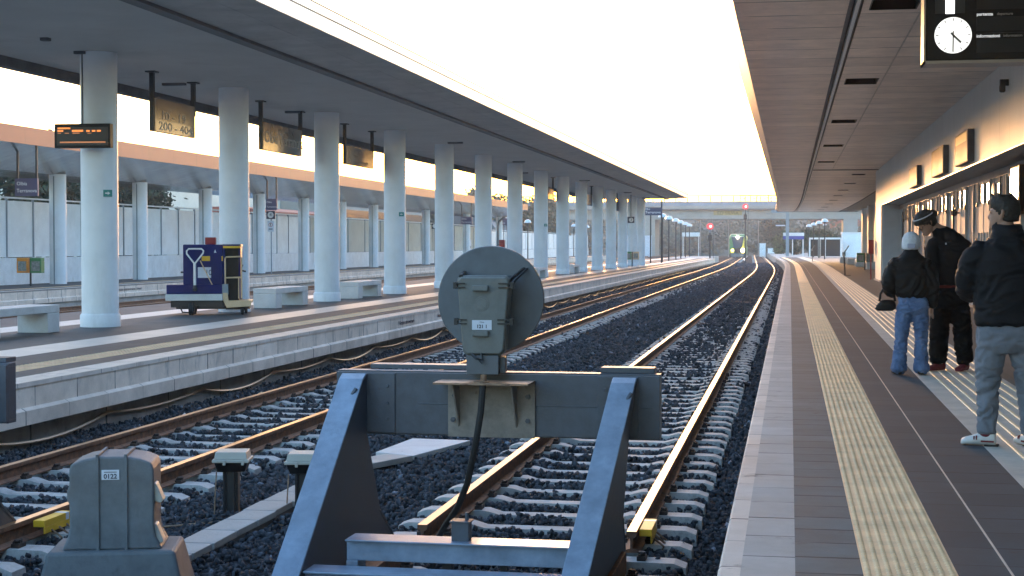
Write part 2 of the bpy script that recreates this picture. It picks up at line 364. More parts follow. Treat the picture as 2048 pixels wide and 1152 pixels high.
# ------------------------------------------------------------------ loose stones: one mass of ballast (stuff)
def ico_base():
    bm = bmesh.new(); bmesh.ops.create_icosphere(bm, subdivisions=1, radius=1.0)
    v = np.array([x.co[:] for x in bm.verts]); f = np.array([[q.index for q in p.verts] for p in bm.faces]); bm.free(); return v, f
IV, IF = ico_base()
C1, C2 = -1.83, -6.25          # track centre lines
S1 = [8.75+.6*i for i in range(700)]; S2 = [9.6+.6*i for i in range(700)]
def scatter(n, y0, y1, r0, r1, x0=-8.25, x1=-.36):
    P = np.stack([NP.uniform(x0, x1, n), NP.uniform(y0, y1, n)], 1)
    keep = (P[:,0] > -.60*P[:,1]-.3)
    for c, s in ((C1, 8.75), (C2, 9.6)):
        ph = np.abs(((P[:,1]-s+.3) % .6)-.3)
        on = (np.abs(P[:,0]-c) < 1.17) & (ph < .135)
        keep &= ~(on & (NP.uniform(0,1,n) > .02+.95*np.clip((P[:,1]-26)/24,0,1)*(np.abs(P[:,0]-c) < .58)*(.35+.65*(np.abs(np.sin(P[:,1]*.9)+np.sin(P[:,0]*6+P[:,1]*.37)) > .5))))
        for rc in (-.75, .75):
            keep &= np.abs(P[:,0]-c-rc) > .085
    P = P[keep]; n = len(P)
    P = P + np.array([[bend1(b) if a > -4 else bend2(b), 0] for a, b in P]); z = np.array([bz(a, b) for a, b in P]) + NP.uniform(-.012, .032, n)
    for c in (C1, C2):
        inn = np.abs(P[:,0]-c) < 1.13; z[inn] += .049
        mid = (np.abs(P[:,0]-c) < .6) & (P[:,1] > 26); z[mid] += .028*np.clip((P[mid,1]-26)/18,0,1)
    return np.column_stack([P, z]), NP.uniform(r0, r1, n)
sets = [scatter(30000, 7.3, 13.5, .016, .036), scatter(26000, 13.5, 20, .018, .04), scatter(20000, 20, 34, .025, .05), scatter(17000, 34, 64, .035, .065), scatter(15000, 64, 120, .06, .10), scatter(9000, 120, 185, .10, .16)]
pos = np.concatenate([a for a,_ in sets]); rad = np.concatenate([b for _,b in sets]); n = len(pos)
q = NP.normal(size=(n,4)); q /= np.linalg.norm(q,axis=1)[:,None]; w,x,y,z = q.T
Rm = np.stack([1-2*(y*y+z*z),2*(x*y-z*w),2*(x*z+y*w),2*(x*y+z*w),1-2*(x*x+z*z),2*(y*z-x*w),2*(x*z-y*w),2*(y*z+x*w),1-2*(x*x+y*y)],1).reshape(n,3,3)
VAR = []
for k in range(14):
    v = IV*(1+NP.uniform(-.28,.28,(len(IV),1)))*np.array([1.25,.95,.72])
    for _ in range(4):                                   # knock flat facets off
        d = NP.normal(size=3); d /= np.linalg.norm(d); t = v@d; h = .52; ex = np.clip(t-h,0,None); v = v-ex[:,None]*d*.92
    VAR.append(v)
VAR = np.array(VAR)[NP.integers(0,14,n)]
V = np.einsum('nij,nvj->nvi', Rm, VAR*rad[:,None,None]) + pos[:,None,:]
F = (IF[None]+(np.arange(n)*len(IV))[:,None,None]).reshape(-1,3)
def np_mesh(name, V, F, m):
    me = bpy.data.meshes.new(name); me.vertices.add(len(V)); me.vertices.foreach_set('co', V.astype(np.float32).ravel())
    k = F.shape[1]
    me.loops.add(F.size); me.loops.foreach_set('vertex_index', F.astype(np.int32).ravel())
    me.polygons.add(len(F)); me.polygons.foreach_set('loop_start', np.arange(0,F.size,k,dtype=np.int32))
    me.polygons.foreach_set('loop_total', np.full(len(F),k,dtype=np.int32))
    me.update(calc_edges=True); me.validate(); me.materials.append(m)
    o = bpy.data.objects.new(name, me); COL.objects.link(o); return o
struct(np_mesh('ballast_stones', V.reshape(-1,3), F, M['stone']), 'stuff')

# ------------------------------------------------------------------ rails
RP = [(-.034,0),(.034,0),(.036,-.012),(.034,-.035),(.010,-.05),(.009,-.12),(.065,-.138),(.065,-.15),(-.065,-.15),(-.065,-.138),(-.009,-.12),(-.010,-.05),(-.034,-.035),(-.036,-.012)]
def rail(cx, y0, y1, bend, label, z=RAIL):
    mb = MB(); mb.sweep([(cx+x, z+h) for x,h in RP], yrange(y0, 95, 20)+yrange(97, y1, 3), bend, mis=[1]+[0]*13)
    o = mb.build('rail', [M['rail'], M['railtop']]); return tag(o, label, 'rail', 'running rails')
rail(C1-.75, 10.75, 420, bend1, 'left rail of the right-hand track, starting behind the grey buffer stop')
rail(C1+.75, 10.75, 420, bend1, 'right rail of the right-hand track, nearest the platform with the people')
rail(C2-.75, 9.5, 420, bend2, 'left rail of the middle track, beside the island platform wall')
rail(C2+.75, 9.5, 420, bend2, 'right rail of the middle track, running behind the grey relay cabinet')
for cx, lb in ((-17.0, 'track beyond the island platform, nearer one'), (-22.3, 'track along the far platform with salmon canopy')):
    rail(cx+.75, 12, 300, bend2, 'right rail of the ' + lb); rail(cx-.75, 12, 300, bend2, 'left rail of the ' + lb)
# ------------------------------------------------------------------ sleepers
PX = [(-1.15,-.030),(-1.07,-.002),(-.94,0),(-.58,0),(-.47,-.030),(.47,-.030),(.58,0),(.94,0),(1.07,-.002),(1.15,-.030)]
def sleeper_mb(mb, ox=0, oy=0, oz=0):
    n = len(PX); vs = []
    for sy in (-1, 1):
        vs += [(ox+x, oy+sy*(.095 if abs(x) > .5 else .085), oz+z) for x,z in PX]
    for sy in (-1, 1):
        vs += [(ox+x*1.01, oy+sy*.125, oz-.22) for x,z in PX]
    fs = [(i, i+1, n+i+1, n+i) for i in range(n-1)]
    fs += [(2*n+i, 2*n+i+1, i+1, i) for i in range(n-1)] + [(n+i, n+i+1, 3*n+i+1, 3*n+i) for i in range(n-1)]
    fs += [(0, n, 3*n, 2*n), (n-1, 2*n-1, 4*n-1, 3*n-1)]
    return mb.add(vs, fs)
ZS = RAIL-.15
sl0 = sleeper_mb(MB()).build('sleeper', M['sleeper']); slme = sl0.data; bpy.data.objects.remove(sl0)
cmb = MB(); cmb.box(-.03,.03,-.055,.055,0,.03).box(-.022,.022,-.02,.02,.03,.055).tube([(-.02,-.04,.035),(.0,-.045,.05),(.02,0,.045),(0,.045,.05),(-.02,.04,.035)],.009,5)
c0 = cmb.build('rail_clip', M['clip']); cme = c0.data; bpy.data.objects.remove(c0)
def sleeper(cx, y, bend, label, clips):
    o = bpy.data.objects.new('sleeper', slme); COL.objects.link(o); o.location = (cx+bend(y)+RNG.uniform(-.012,.012), y+RNG.uniform(-.012,.012), ZS)
    o.rotation_euler = (0,0,RNG.uniform(-.008,.008)); tag(o, label, 'sleeper', 'concrete sleepers')
    if clips:
        for x in (-.75-.095,-.75+.095,.75-.095,.75+.095):
            c = bpy.data.objects.new('rail_clip', cme); COL.objects.link(c); c.parent = o; c.location = (x,0,0)
n1 = 150
for i, y in enumerate(S1[:n1]):
    if i == 0: lb = 'pale concrete sleeper end closest to the camera, right of the grey buffer stop leg'
    else: lb = 'pale concrete sleeper in the ballast under the right-hand track'
    sleeper(C1, y, bend1, lb, y < 26)
for y in S2[:150]: sleeper(C2, y, bend2, 'pale concrete sleeper in the ballast under the middle track', y < 26)
mb = MB()
for y in S1[n1:620]: sleeper_mb(mb, C1+bend1(y), y, ZS)
for y in S2[150:620]: sleeper_mb(mb, C2+bend2(y), y, ZS)
for y in S2[10:220]: sleeper_mb(mb, -17.0, y, ZS); sleeper_mb(mb, -22.3, y, ZS)
struct(mb.build('distant_sleepers', M['sleeper']), 'stuff')

for cx, bd in ((C1, bend1), (C2, bend2)):            # the ballast lies over the sleeper middles farther out
    mb = MB(); mb.sweep([(cx-.56,ZS+.004),(cx+.56,ZS+.004),(cx+.56,ZS-.1),(cx-.56,ZS-.1)], yrange(58,96,19)+yrange(100,300,5), bd); struct(mb.build('ballast_infill', M['bal']))
# ------------------------------------------------------------------ right-hand platform
Y1 = yrange(-8, 96, 26)+yrange(100, 186, 4)
XE = -.31
mb = MB(); mb.sweep([(XE+.03,-.02),(12,-.02),(12,-1.0),(XE+.03,-1.0)], Y1, bend1); struct(mb.build('platform', M['conc_d']))
def strip(name, x0, x1, m, z=0., ys=Y1, bend=bend1, dx=None, th=.02, mb=None):
    b = mb or MB(); b.sweep([(x0,z),(x1,z),(x1,z-th),(x0,z-th)], ys, bend, dx=dx)
    return b if mb else struct(b.build(name, m))
mb = MB(); mb.sweep([(XE,-.012),(XE+.012,0),(XE+.10,0),(XE+.10,-.16),(XE,-.16)], Y1, bend1); struct(mb.build('platform_nosing', M['coping']))
strip('platform_edge_slabs', XE+.10, .03, M['studs'])
strip('platform_paving', .03, .325, M['paveA'])
# tactile strip with rows of domes
mb = MB(); strip('', .325, .735, None, mb=mb)
rows = 9
for i in range(rows):
    x = .325+.41*(i+.5)/rows; y = 5.6
    while y < 62:
        st = .052 if y < 24 else .10; r = .0145 if y < 24 else .016; k = 8 if y < 16 else 5; ln = 1 if y < 24 else 2.4
        o = [(x+r*math.cos(6.283*a/k), y+r*ln*math.sin(6.283*a/k), 0) for a in range(k)] + [(x+.6*r*math.cos(6.283*a/k), y+.6*r*ln*math.sin(6.283*a/k), .006) for a in range(k)]
        mb.add(o, [(a,(a+1)%k,k+(a+1)%k,k+a) for a in range(k)] + [tuple(range(k,2*k))]); y += st
    if True: mb.sweep([(x-.011,0),(x+.011,0),(x+.006,.005),(x-.006,.005)], yrange(62,96,17)+yrange(100,186,4), bend1)
struct(mb.build('tactile_strip', M['tact_y'], recalc=False))
d2 = lambda y: .0045*max(0,y-12)
strip('platform_paving_middle', .735, 1.30, M['paveB'], dx=lambda y: 0)
mb = MB(); mb.sweep([(1.30,0),(1.36,0),(1.36,-.02),(1.30,-.02)], Y1, bend1)     # filler that widens with the guide path
vs = mb.v
mb.v = [(x+(d2(y) if i%4 in (1,2) else 0), y, z) for i,(x,y,z) in enumerate(vs)]
struct(mb.build('platform_paving_seam', M['paveB']))
mb = MB(); mb.sweep([(.965,.003),(.975,.003),(.975,0),(.965,0)], Y1, bend1); struct(mb.build('paving_joint', M['tact_w']))
strip('guide_path', 1.36, 2.26, M['tact_w'], dx=d2)
mb = MB()
for i in range(7):
    x = 1.36+.20+.105*i; mb.sweep([(x-.017,0),(x+.017,0),(x+.010,.007),(x-.010,.007)], Y1, bend1, dx=d2)
struct(mb.build('guide_path_ribs', M['ridge']))
mb = MB(); mb.sweep([(2.26,0),(12,0),(12,-.02),(2.26,-.02)], Y1, bend1)
mb.v = [(x+(d2(y) if i%4 in (0,3) else 0), y, z) for i,(x,y,z) in enumerate(mb.v)]
struct(mb.build('platform_paving_back', slab_mat('brown_grey_paving', (.10,.103,.106), (.084,.087,.09), (.04,.04,.04), .6, .6, .6, .003, axis='XY', bump=.3, stain=.35)))
mb = MB(); mb.box(-28,XE-.02,-8,6.0,-1.0,-.01); struct(mb.build('head_platform', M['conc_d']))
mb = MB(); mb.sweep([(XE+.02,-.03),(40,-.03),(40,-1),(XE+.02,-1)], yrange(186.01,292,10), bend1); struct(mb.build('pavement', M['conc']))

# ------------------------------------------------------------------ island platform (left)
XL, XL2 = -7.95, -15.25
YL = yrange(6, 100, 20)+yrange(104, 168, 4)
mb = MB(); mb.sweep([(XL-.02,-.02),(XL2,-.02),(XL2,-1.0),(XL-.35,-1.0),(XL-.35,-.44),(XL-.02,-.44)], YL); struct(mb.build('island_platform', M['conc_d']))
strip('island_coping', XL-.36, XL+.012, M['copingL'], ys=YL, bend=flat, th=.05)
mb = MB(); mb.sweep([(XL+.0,-.05),(XL+.0,-.27),(XL-.03,-.27),(XL-.03,-.05)], YL); struct(mb.build('island_face', M['faceL']))
mb = MB(); mb.sweep([(XL+.0,-.27),(XL+.05,-.30),(XL+.05,-.45),(XL-.03,-.45),(XL-.03,-.27)], YL); struct(mb.build('island_footer', M['faceL2']))
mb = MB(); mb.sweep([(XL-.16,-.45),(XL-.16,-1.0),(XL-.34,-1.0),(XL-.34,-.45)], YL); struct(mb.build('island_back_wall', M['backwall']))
strip('island_paving', XL-.75, XL-.36, M['paveL'], ys=YL, bend=flat)
mb = MB(); strip('', XL-1.17, XL-.75, None, ys=YL, bend=flat, mb=mb)
for i in range(8):
    x = XL-1.17+.42*(i+.5)/8; y = 10.
    while y < 60:
        mb.add([(x-.016,y-.03,0),(x+.016,y-.03,0),(x+.016,y+.03,0),(x-.016,y+.03,0),(x-.009,y-.018,.006),(x+.009,y-.018,.006),(x+.009,y+.018,.006),(x-.009,y+.018,.006)],
               [(4,5,6,7),(0,1,5,4),(1,2,6,5),(2,3,7,6),(3,0,4,7)]); y += .1
struct(mb.build('island_tactile_strip', mat('pale_yellow_tactile', (.84,.55,.33), .65, var=.12), recalc=False))
strip('island_paving_edge', XL-1.90, XL-1.17, M['paveL'], ys=YL, bend=flat)
strip('island_white_band', XL-2.70, XL-1.90, M['band'], ys=YL, bend=flat)
strip('island_paving_middle', XL2+2.45, XL-2.70, M['paveL'], ys=YL, bend=flat)
strip('island_white_band_rear', XL2+1.65, XL2+2.45, M['band'], ys=YL, bend=flat)
strip('island_paving_rear', XL2, XL2+1.65, M['paveL'], ys=YL, bend=flat)
# warning lettering on the island platform face
for y, w in ((31.0, '! Vietato attraversare'), (34.6, 'i binari')):
    t = text(w, .12, (XL+.008, y, -.17), '+X', M['ink'], None, 'wall_lettering', sx=1.35)
    tag(t, 'dark stencilled words "%s" on the island platform face' % w, 'lettering')
# ------------------------------------------------------------------ far platform (third one)
X3 = -24.0
Y3 = yrange(20, 210, 38)
mb = MB(); mb.sweep([(X3-.02,-.02),(-28.5,-.02),(-28.5,-1),(X3-.02,-1)], Y3); struct(mb.build('far_platform', M['conc']))
mb = MB(); mb.sweep([(X3,0),(X3-.35,0),(X3-.35,-.05),(X3,-.05)], Y3)
struct(mb.build('far_coping', M['copingL']))
mb = MB(); mb.sweep([(X3+.0,-.05),(X3+.0,-.29),(X3+.04,-.31),(X3+.04,-.45),(X3-.04,-.45),(X3-.04,-.05)], Y3); struct(mb.build('far_face', M['faceL']))
mb = MB(); strip('', X3-1.15, X3-.80, None, ys=Y3, bend=flat, mb=mb, z=0); struct(mb.build('far_tactile_strip', M['tact_y']))
mb = MB(); strip('', X3-.80, X3-.35, None, ys=Y3, bend=flat, mb=mb); strip('', -28.5, X3-1.15, None, ys=Y3, bend=flat, mb=mb); struct(mb.build('far_paving', M['paveL']))
t = text('! Vietato attraversare i binari', .13, (X3+.012, 52.6, -.17), '+X', M['ink'], None, 'wall_lettering', sx=1.5)
tag(t, 'dark stencilled warning words on the face of the far platform', 'lettering')
for y in (76.5,):
    t = text('! Vietato attraversare   i binari', .13, (X3+.012, y, -.17), '+X', M['ink'], None, 'wall_lettering', sx=1.5)
    tag(t, 'second dark warning line on the far platform face, right of the blue cart', 'lettering')
# ================================================================== BUFFER STOP
def make_buffer():
    t = thing('buffer_stop', 'large grey steel buffer stop standing across the end of the right-hand track', 'buffer stop', (C1,9.6,0), R(-.5), 'grey buffer stops')
    b = MB(); b.box(-1.04,1.04,0,.03,.245,.635); b.box(-1.04,1.04,.03,.14,.62,.645).box(-1.04,1.04,.03,.14,.235,.26); b.box(-.97,.97,.14,.17,.27,.64)
    for x in (-1.04,1.015): b.box(x,x+.025,.03,.14,.26,.62)
    b.box(-.50,1.0,-.004,0,.436,.444)                      # weld seam
    b.build('buffer_beam', M['steel_d'], t, bev=.005)
    for s in (-1, 1):
        b = MB(); b.box(s*.78-.13,s*.78+.13,-.012,0,.25,.63)
        for z in (.34,.44,.55): b.lathe([(.012,-.022),(.012,-.012)],(s*.70,0,z),8,'Y')
        b.build('mounting_plate', M['steel_d'], t, bev=.003)
    for s in (-1, 1):
        x0, x1 = (-.99,-.83) if s < 0 else (.75,.90)
        xo = x0 if s < 0 else x1; xi = x1 if s < 0 else x0
        lean = -.0 if s < 0 else -.0
        # sloping front flange, inner web plate, rear flange
        f = MB()
        yt, zt, yb, zb = -.12, .60, -1.86, -.74
        dz = .022; n = Vector((0,-(zt-zb),(yt-yb)))
        f.hexa([(x0,yb,zb),(x1,yb,zb),(x1,yb+.03,zb),(x0,yb+.03,zb),(x0,yt,zt),(x1,yt,zt),(x1,yt+.03,zt),(x0,yt+.03,zt)])
        f.hexa([(x0,yt,zt),(x1,yt,zt),(x1,yt+.03,zt-.012),(x0,yt+.03,zt-.012),(x0,yt+.07,zt+.03),(x1,yt+.07,zt+.03),(x1,-.012,zt+.025),(x0,-.012,zt+.025)])
        lz = (lambda m: m.v.__setitem__(slice(None), [(x-(.17 if s > 0 else 0)*(.6-z)/1.34, y, z) for x,y,z in m.v]))
        lz(f); leg = f.build('leg', M['steel'], t, bev=.005)
        w = MB(); xa, xb = x1-.022, x1-.004
        w.prism([(-.02,.62),(-.10,.60),(-1.83,-.74),(.95,-.74),(.30,-.30),(-.012,.24)], xa, xb)
        lz(w); w.build('web_plate', M['steel_d'], leg)
        g = MB(); g.hexa([(x0+.01,.92,-.74),(x1,.92,-.74),(x1,.95,-.74),(x0+.01,.95,-.74),(x0+.01,.27,-.30),(x1,.27,-.30),(x1,.30,-.30),(x0+.01,.30,-.30)])
        lz(g); g.build('rear_flange', M['steel_d'], leg)
        e = MB(); cx = (x0+x1)/2
        e.tube([(cx+.01*k,-.205-.02*math.sin(3.14*k/6),.44+.018*k) for k in range(7)],.013,6); e.build('lifting_eye', M['steel_d'], leg, smooth=True)
    # low cross members
    b = MB(); b.box(-.66,.72,-1.05,-.92,-.36,-.245); b.box(-.66,.72,-1.09,-.88,-.245,-.235)
    b.box(-.66,-.59,-1.06,-.90,-.50,-.36).box(-.68,-.55,-1.10,-.86,-.515,-.50); b.build('cross_member', M['steel'], t, bev=.004)
    b = MB(); b.box(-.83,.72,-1.30,-1.17,-.53,-.385); b.box(-.83,.72,-1.34,-1.14,-.385,-.372); b.build('cross_member', M['steel'], t, bev=.004)
    b = MB(); b.box(-.05,.05,-1.02,-.93,-.235,-.13); b.box(-.06,.06,-1.03,-.92,-.13,-.12); b.tube([(.03,-.97,-.12),(.03,-.97,-.075)],.012,6); b.build('rail_clamp', M['steel_d'], t, bev=.003)
    MB().box(-.12,-.06,-.95,-.9,-.75,-.36).build('strut', M['black'], t); MB().box(.22,.26,-.95,-.9,-.75,-.36).build('strut', M['black'], t)
    for q in (-.78,.70): MB().box(q-.08,q+.08,-1.7,.5,-.74,-.56).build('base_girder', M['rail'], t, bev=.004)
    # beige bracket with gussets and rusty shelf
    b = MB(); b.box(-.30,.26,-.022,-.012,.235,.60)
    for x in (-.235,.135): b.prism([(-.022,.585),(-.22,.585),(-.022,.30)], x, x+.012)
    k = b.build('signal_bracket', M['bracket'], t, bev=.002)
    for x,z in ((-.265,.345),(-.255,.50),(.215,.345),(.215,.50)):
        c = MB(); c.lathe([(.016,-.040),(.016,-.022)],(x,0,z),6,'Y'); c.build('bolt', M['steel_d'], k)
    b = MB(); b.box(-.34,.26,-.27,-.012,.587,.599); b.build('shelf_plate', M['rusty'], k)
    # steel plates lying on the beam top
    MB().box(-.86,-.18,.16,.30,.646,.675).build('top_plate', M['steel_d'], t, bev=.003); MB().box(.66,1.0,.08,.22,.646,.68).build('top_plate', M['steel_d'], t, bev=.003)
    return t
buf = make_buffer()
dup(buf, (C2-.02,9.72,0), 'second grey buffer stop, only its beam end showing at the left picture edge', R(0))

# ------------------------------------------------------------------ round signal seen from behind
t = thing('track_signal', 'round grey signal disc seen from behind with a relay box, on the buffer stop', 'signal', (C1-.02,9.42,.60), R(5))
b = MB(); b.lathe([(.335,.0),(.340,.01),(.340,.035),(.335,.045)],(0,.26,.505),72,'Y'); b.build('disc', M['discgrey'], t, smooth=True)
b = MB()
def rbox(b, x0,x1,z0,z1,y0,y1,c=.02,tp=0):
    P = [(x0+tp+c,z0),(x1-tp-c,z0),(x1-tp,z0+c),(x1,z1-c),(x1-c,z1),(x0+c,z1),(x0,z1-c),(x0+tp,z0+c)]
    b.prism(P, y0, y1, 'Y')
rbox(b,-.185,.145,.165,.66,.02,.235,.02,.035); bx = b.build('relay_box', M['boxgrey'], t, bev=.008)
b = MB(); rbox(b,-.18,.14,.175,.65,-.012,.02,.022,.035); b.build('lid', M['boxgrey'], bx, bev=.008)
b = MB()
for x0,x1,z in ((-.205,-.13,.60),(.075,.17,.60),(-.20,-.12,.375),(.07,.165,.375)):
    b = MB(); b.box(x0,x1,-.022,-.012,z+.008,z+.016).box(x0,x1,-.022,-.012,z-.016,z-.008); b.box(x0 if x0 < 0 else x1-.02, (x0 if x0 < 0 else x1-.02)+.02,-.02,.06,z-.02,z+.02); b.build('hinge', M['black'], bx)
for z in (.565,.285):
    b = MB(); b.box(-.085,.015,-.05,-.012,z,z+.036); b.build('handle', M['boxgrey'], bx, bev=.006)
b = MB(); b.lathe([(.045,-.003),(.045,0)],(-.03,-.012,.485),24,'Y'); b.lathe([(.034,-.006),(.034,-.003)],(-.03,-.012,.485),24,'Y'); b.tube([(-.055,-.016,.46),(-.03,-.016,.49),(-.005,-.016,.46)],.004,5); b.build('embossed_badge', M['boxgrey'], bx, bev=.002)
b = MB(); b.box(-.088,.034,-.017,-.012,.325,.385); lp = b.build('number_plate', M['label'], bx)
text('121 1', .030, (-.026,-.0185,.345), '-Y', M['ink'], bx, 'lettering', 'CENTER', 1, .0005, .0008)
text('Olbia', .013, (-.026,-.0185,.372), '-Y', M['ink'], bx, 'lettering', 'CENTER', 1, .0005)
b = MB()
MB().tube([(.10,.0,.60),(.215,.24,.70)],.011,6).build('latch_rod', M['black'], t); MB().tube([(.13,.0,.585),(.235,.24,.70)],.008,6).build('latch_rod', M['black'], t); MB().tube([(-.16,.02,.655),(-.165,.24,.675)],.014,6).build('latch_rod', M['black'], t)
b = MB(); b.tube([(-.09,-.02,.175),(-.06,-.04,.15),(-.02,-.035,.14),(-.03,-.02,.18)],.008,5).tube([(-.05,-.03,.15),(-.02,-.04,.12)],.007,5); b.build('padlock', M['black'], t)
b = MB(); b.box(-.125,.075,.0,.18,.045,.165); b.box(.075,.11,.06,.2,.05,.15); b.build('post_base', M['discgrey'], t, bev=.005)
b = MB(); b.lathe([(.02,-.01),(.02,.05)],(-.02,.02,0),10); b.lathe([(.05,-.001),(.05,.006)],(-.03,-.02,0),12); b.build('spigot', M['rusty'], t, smooth=True)
# cable from the shelf down to the rail
b = MB(); b.tube([(-1.86,9.36,.60),(-1.87,9.34,.42),(-1.91,9.36,.20),(-2.0,9.55,-.06),(-2.12,9.8,-.26),(-2.25,10.0,-.42),(-2.33,10.1,-.55),(-2.36,10.12,-.72)],.021,8)
tag(b.build('signal_cable', M['rubber'], smooth=True), 'thick black cable hanging from the signal bracket down to the ballast', 'cable')

# ------------------------------------------------------------------ yellow rail clamps
def clamp(loc, rz, lb):
    t = thing('rail_clamp', lb, 'rail clamp', loc, rz, 'yellow rail clamps')
    b = MB(); b.box(-.045,.045,-.22,.22,-.05,0); b.box(.035,.045,-.22,.22,-.10,-.05); b.build('guard', M['yellow'], t, bev=.004)
    b = MB(); b.box(-.046,.046,.12,.17,-.052,.001); b.build('sticker', M['label'], t)
    for y in (-.12,0,.12): MB().tube([(.05,y,-.08),(.12,y+.02,-.14),(.10,y+.05,-.18)],.008,5).build('bond_wire', M['rusty'], t)
clamp((C2+.75+.10,10.72,-.565), 0, 'yellow rail clamp left of the grey relay cabinet, on the middle track')
clamp((C1+.75+.085,11.12,-.56), 0, 'yellow rail clamp on the right-hand rail beside the buffer stop leg')

# ------------------------------------------------------------------ grey lineside cabinet
t = thing('relay_cabinet', 'grey bulging relay cabinet on a concrete plinth in the ballast, lower left', 'cabinet', (-4.11,9.0,-.78), R(16))
b = MB(); b.hexa([(-.47,-.30,0),(.47,-.30,0),(.47,.34,0),(-.47,.34,0),(-.38,-.24,.37),(.38,-.24,.37),(.38,.27,.37),(-.38,.27,.37)]); b.build('plinth', M['cabbase'], t, bev=.02)
P = [(-.30,.37),(.30,.37),(.26,.44),(.25,.50),(.25,.86),(.235,.90),(.17,.925),(.08,.94),(-.08,.94),(-.17,.925),(-.245,.895),(-.255,.86),(-.255,.77),(-.27,.73),(-.27,.68),(-.255,.65),(-.255,.50),(-.27,.44)]
b = MB(); b.prism(P,-.17,.20,'Y'); bd = b.build('body', M['cab'], t, bev=.012)
for x in (-.085,.085):
    b = MB(); b.box(x-.008,x+.008,-.185,-.17,.37,.95); b.box(x-.008,x+.008,-.185,.19,.942,.955); b.build('strap', M['cab'], bd)
b = MB(); b.box(-.06,.045,-.178,-.17,.80,.86); b.build('label_plate', M['label'], bd)
text('0122', .040, (-.0075,-.1795,.82), '-Y', M['ink'], bd, 'lettering', 'CENTER', 1.0, .0005, .001)
b = MB(); b.box(-.045,.03,-.1795,-.178,.845,.849); b.build('label_line', M['ink'], bd)
for z in (.64,.39):
    b = MB(); b.hexa([(.255,-.17,z+.02),(.31,-.17,z-.02),(.34,-.17,z-.01),(.285,-.17,z+.03),(.25,-.10,z+.12),(.27,-.10,z+.12),(.275,-.10,z+.125),(.26,-.10,z+.125)])
    b = MB(); b.prism([(.245,z+.13),(.262,z+.125),(.305,z+.02),(.285,z+.005),(.245,z+.02)],-.135,-.02,'Y'); b.build('side_grip', M['cream'] , bd, bev=.006)

# ------------------------------------------------------------------ two cable junction boxes on posts
def jbox(loc, rz, lb):
    t = thing('junction_box', lb, 'junction box', loc, rz, 'cream-lidded junction boxes')
    b = MB(); b.box(-.05,.05,-.05,.05,-.02,.40); b.tube([(-.06,-.06,0),(-.06,-.06,.40)],.016,6); b.tube([(.02,-.07,0),(.02,-.07,.4)],.012,6); b.build('post', M['black'], t)
    b = MB(); b.hexa([(-.11,-.10,.38),(.11,-.10,.38),(.11,.10,.38),(-.11,.10,.38),(-.135,-.13,.46),(.135,-.13,.46),(.135,.13,.46),(-.135,.13,.46)]); bx = b.build('box', M['blackp'], t, bev=.006)
    b = MB(); b.box(-.15,.15,-.145,.145,.46,.485); b.hexa([(-.135,-.13,.485),(.135,-.13,.485),(.135,.13,.485),(-.135,.13,.485),(-.125,-.12,.545),(.125,-.12,.545),(.125,.12,.545),(-.125,.12,.545)])
    for x in (-.05,.10): b.box(x-.012,x+.012,-.155,-.145,.44,.485)
    b.build('lid', M['cream'], t, bev=.010)
    b = MB(); b.tube([(-.14,-.10,.02),(-.13,-.11,.2),(-.12,-.1,.38)],.006,5); b.build('earth_wire', M['rusty'], t)
jbox((-4.52,12.15,-.79), R(12), 'cream-lidded junction box on a black post, right of the grey cabinet')
jbox((-3.90,12.15,-.79), R(10), 'cream-lidded junction box half hidden behind the left buffer leg')
b = MB(); b.tube([(-4.95,11.3,-.755),(-4.6,11.55,-.75),(-4.3,11.75,-.745),(-3.9,11.6,-.75)],.009,5); b.tube([(-4.4,11.6,-.745),(-4.1,11.85,-.74),(-3.95,11.5,-.745)],.007,5)
tag(b.build('loose_wire', M['rusty']), 'thin rusty wire lying on the ballast beside the junction box', 'wire')

# ------------------------------------------------------------------ concrete cable trough
b = MB(); b.sweep([(-4.25,-.70),(-4.00,-.70),(-4.00,-.82),(-4.25,-.82)], [9.4,13.7]); tag(b.build('cable_trough', M['conc_d']), 'low concrete cable trough between cabinet and buffer stop', 'cable trough')
y = 9.35; k = 0; ln = [.62,.36,.5,.44,.42,.46,.46,.5,.5]
for l in ln:
    o = MB().box(-.135,.135,0,l-.02,0,.05).build('trough_cover', M['conc'], bev=.006)
    o.location = (-4.125+RNG.uniform(-.008,.008), y, -.70); o.rotation_euler = (0,0,RNG.uniform(-.015,.015))
    tag(o, 'grey concrete trough cover, %s of the row counted from the cabinet' % ORD[k], 'cover slab', 'trough cover slabs'); y += l; k += 1
o = MB().hexa([(-.35,-.55,0),(.10,-.75,0),(.42,.55,0),(-.25,.62,0),(-.35,-.55,.05),(.10,-.75,.05),(.42,.55,.05),(-.25,.62,.05)]).build('loose_slab', M['bench'], bev=.006)
o.location = (-3.85,16.0,-.735); tag(o, 'wide white concrete slab on the ballast under the buffer beam', 'slab')
o = MB().box(-.16,.16,-.5,.5,0,.06).build('loose_slab', M['conc'], bev=.006); o.location = (-4.02,14.75,-.72); o.rotation_euler = (R(-2),0,R(-14)); tag(o, 'narrow grey concrete slab lying in front of the wide white slab', 'slab')
# a bit of litter on the ballast
for i,(x,y,r) in enumerate(((-7.35,20.9,.06),(-7.4,18.2,.05),(-7.3,23.5,.045))):
    v = MB(); v.add([tuple(Vector(p)*r*Vector((1,RNG.uniform(.6,1.2),RNG.uniform(.4,.9))).length*.7) for p in IV], [tuple(int(a) for a in f) for f in IF])
    o = v.build('pale_stone', M['white'] if i else M['gold']); o.location = (x,y,-.69)
    tag(o, ['cream lump of rubble beside the island platform wall','white pebble at the foot of the island wall, nearest','white pebble at the foot of the island wall, farthest'][i], 'stone')
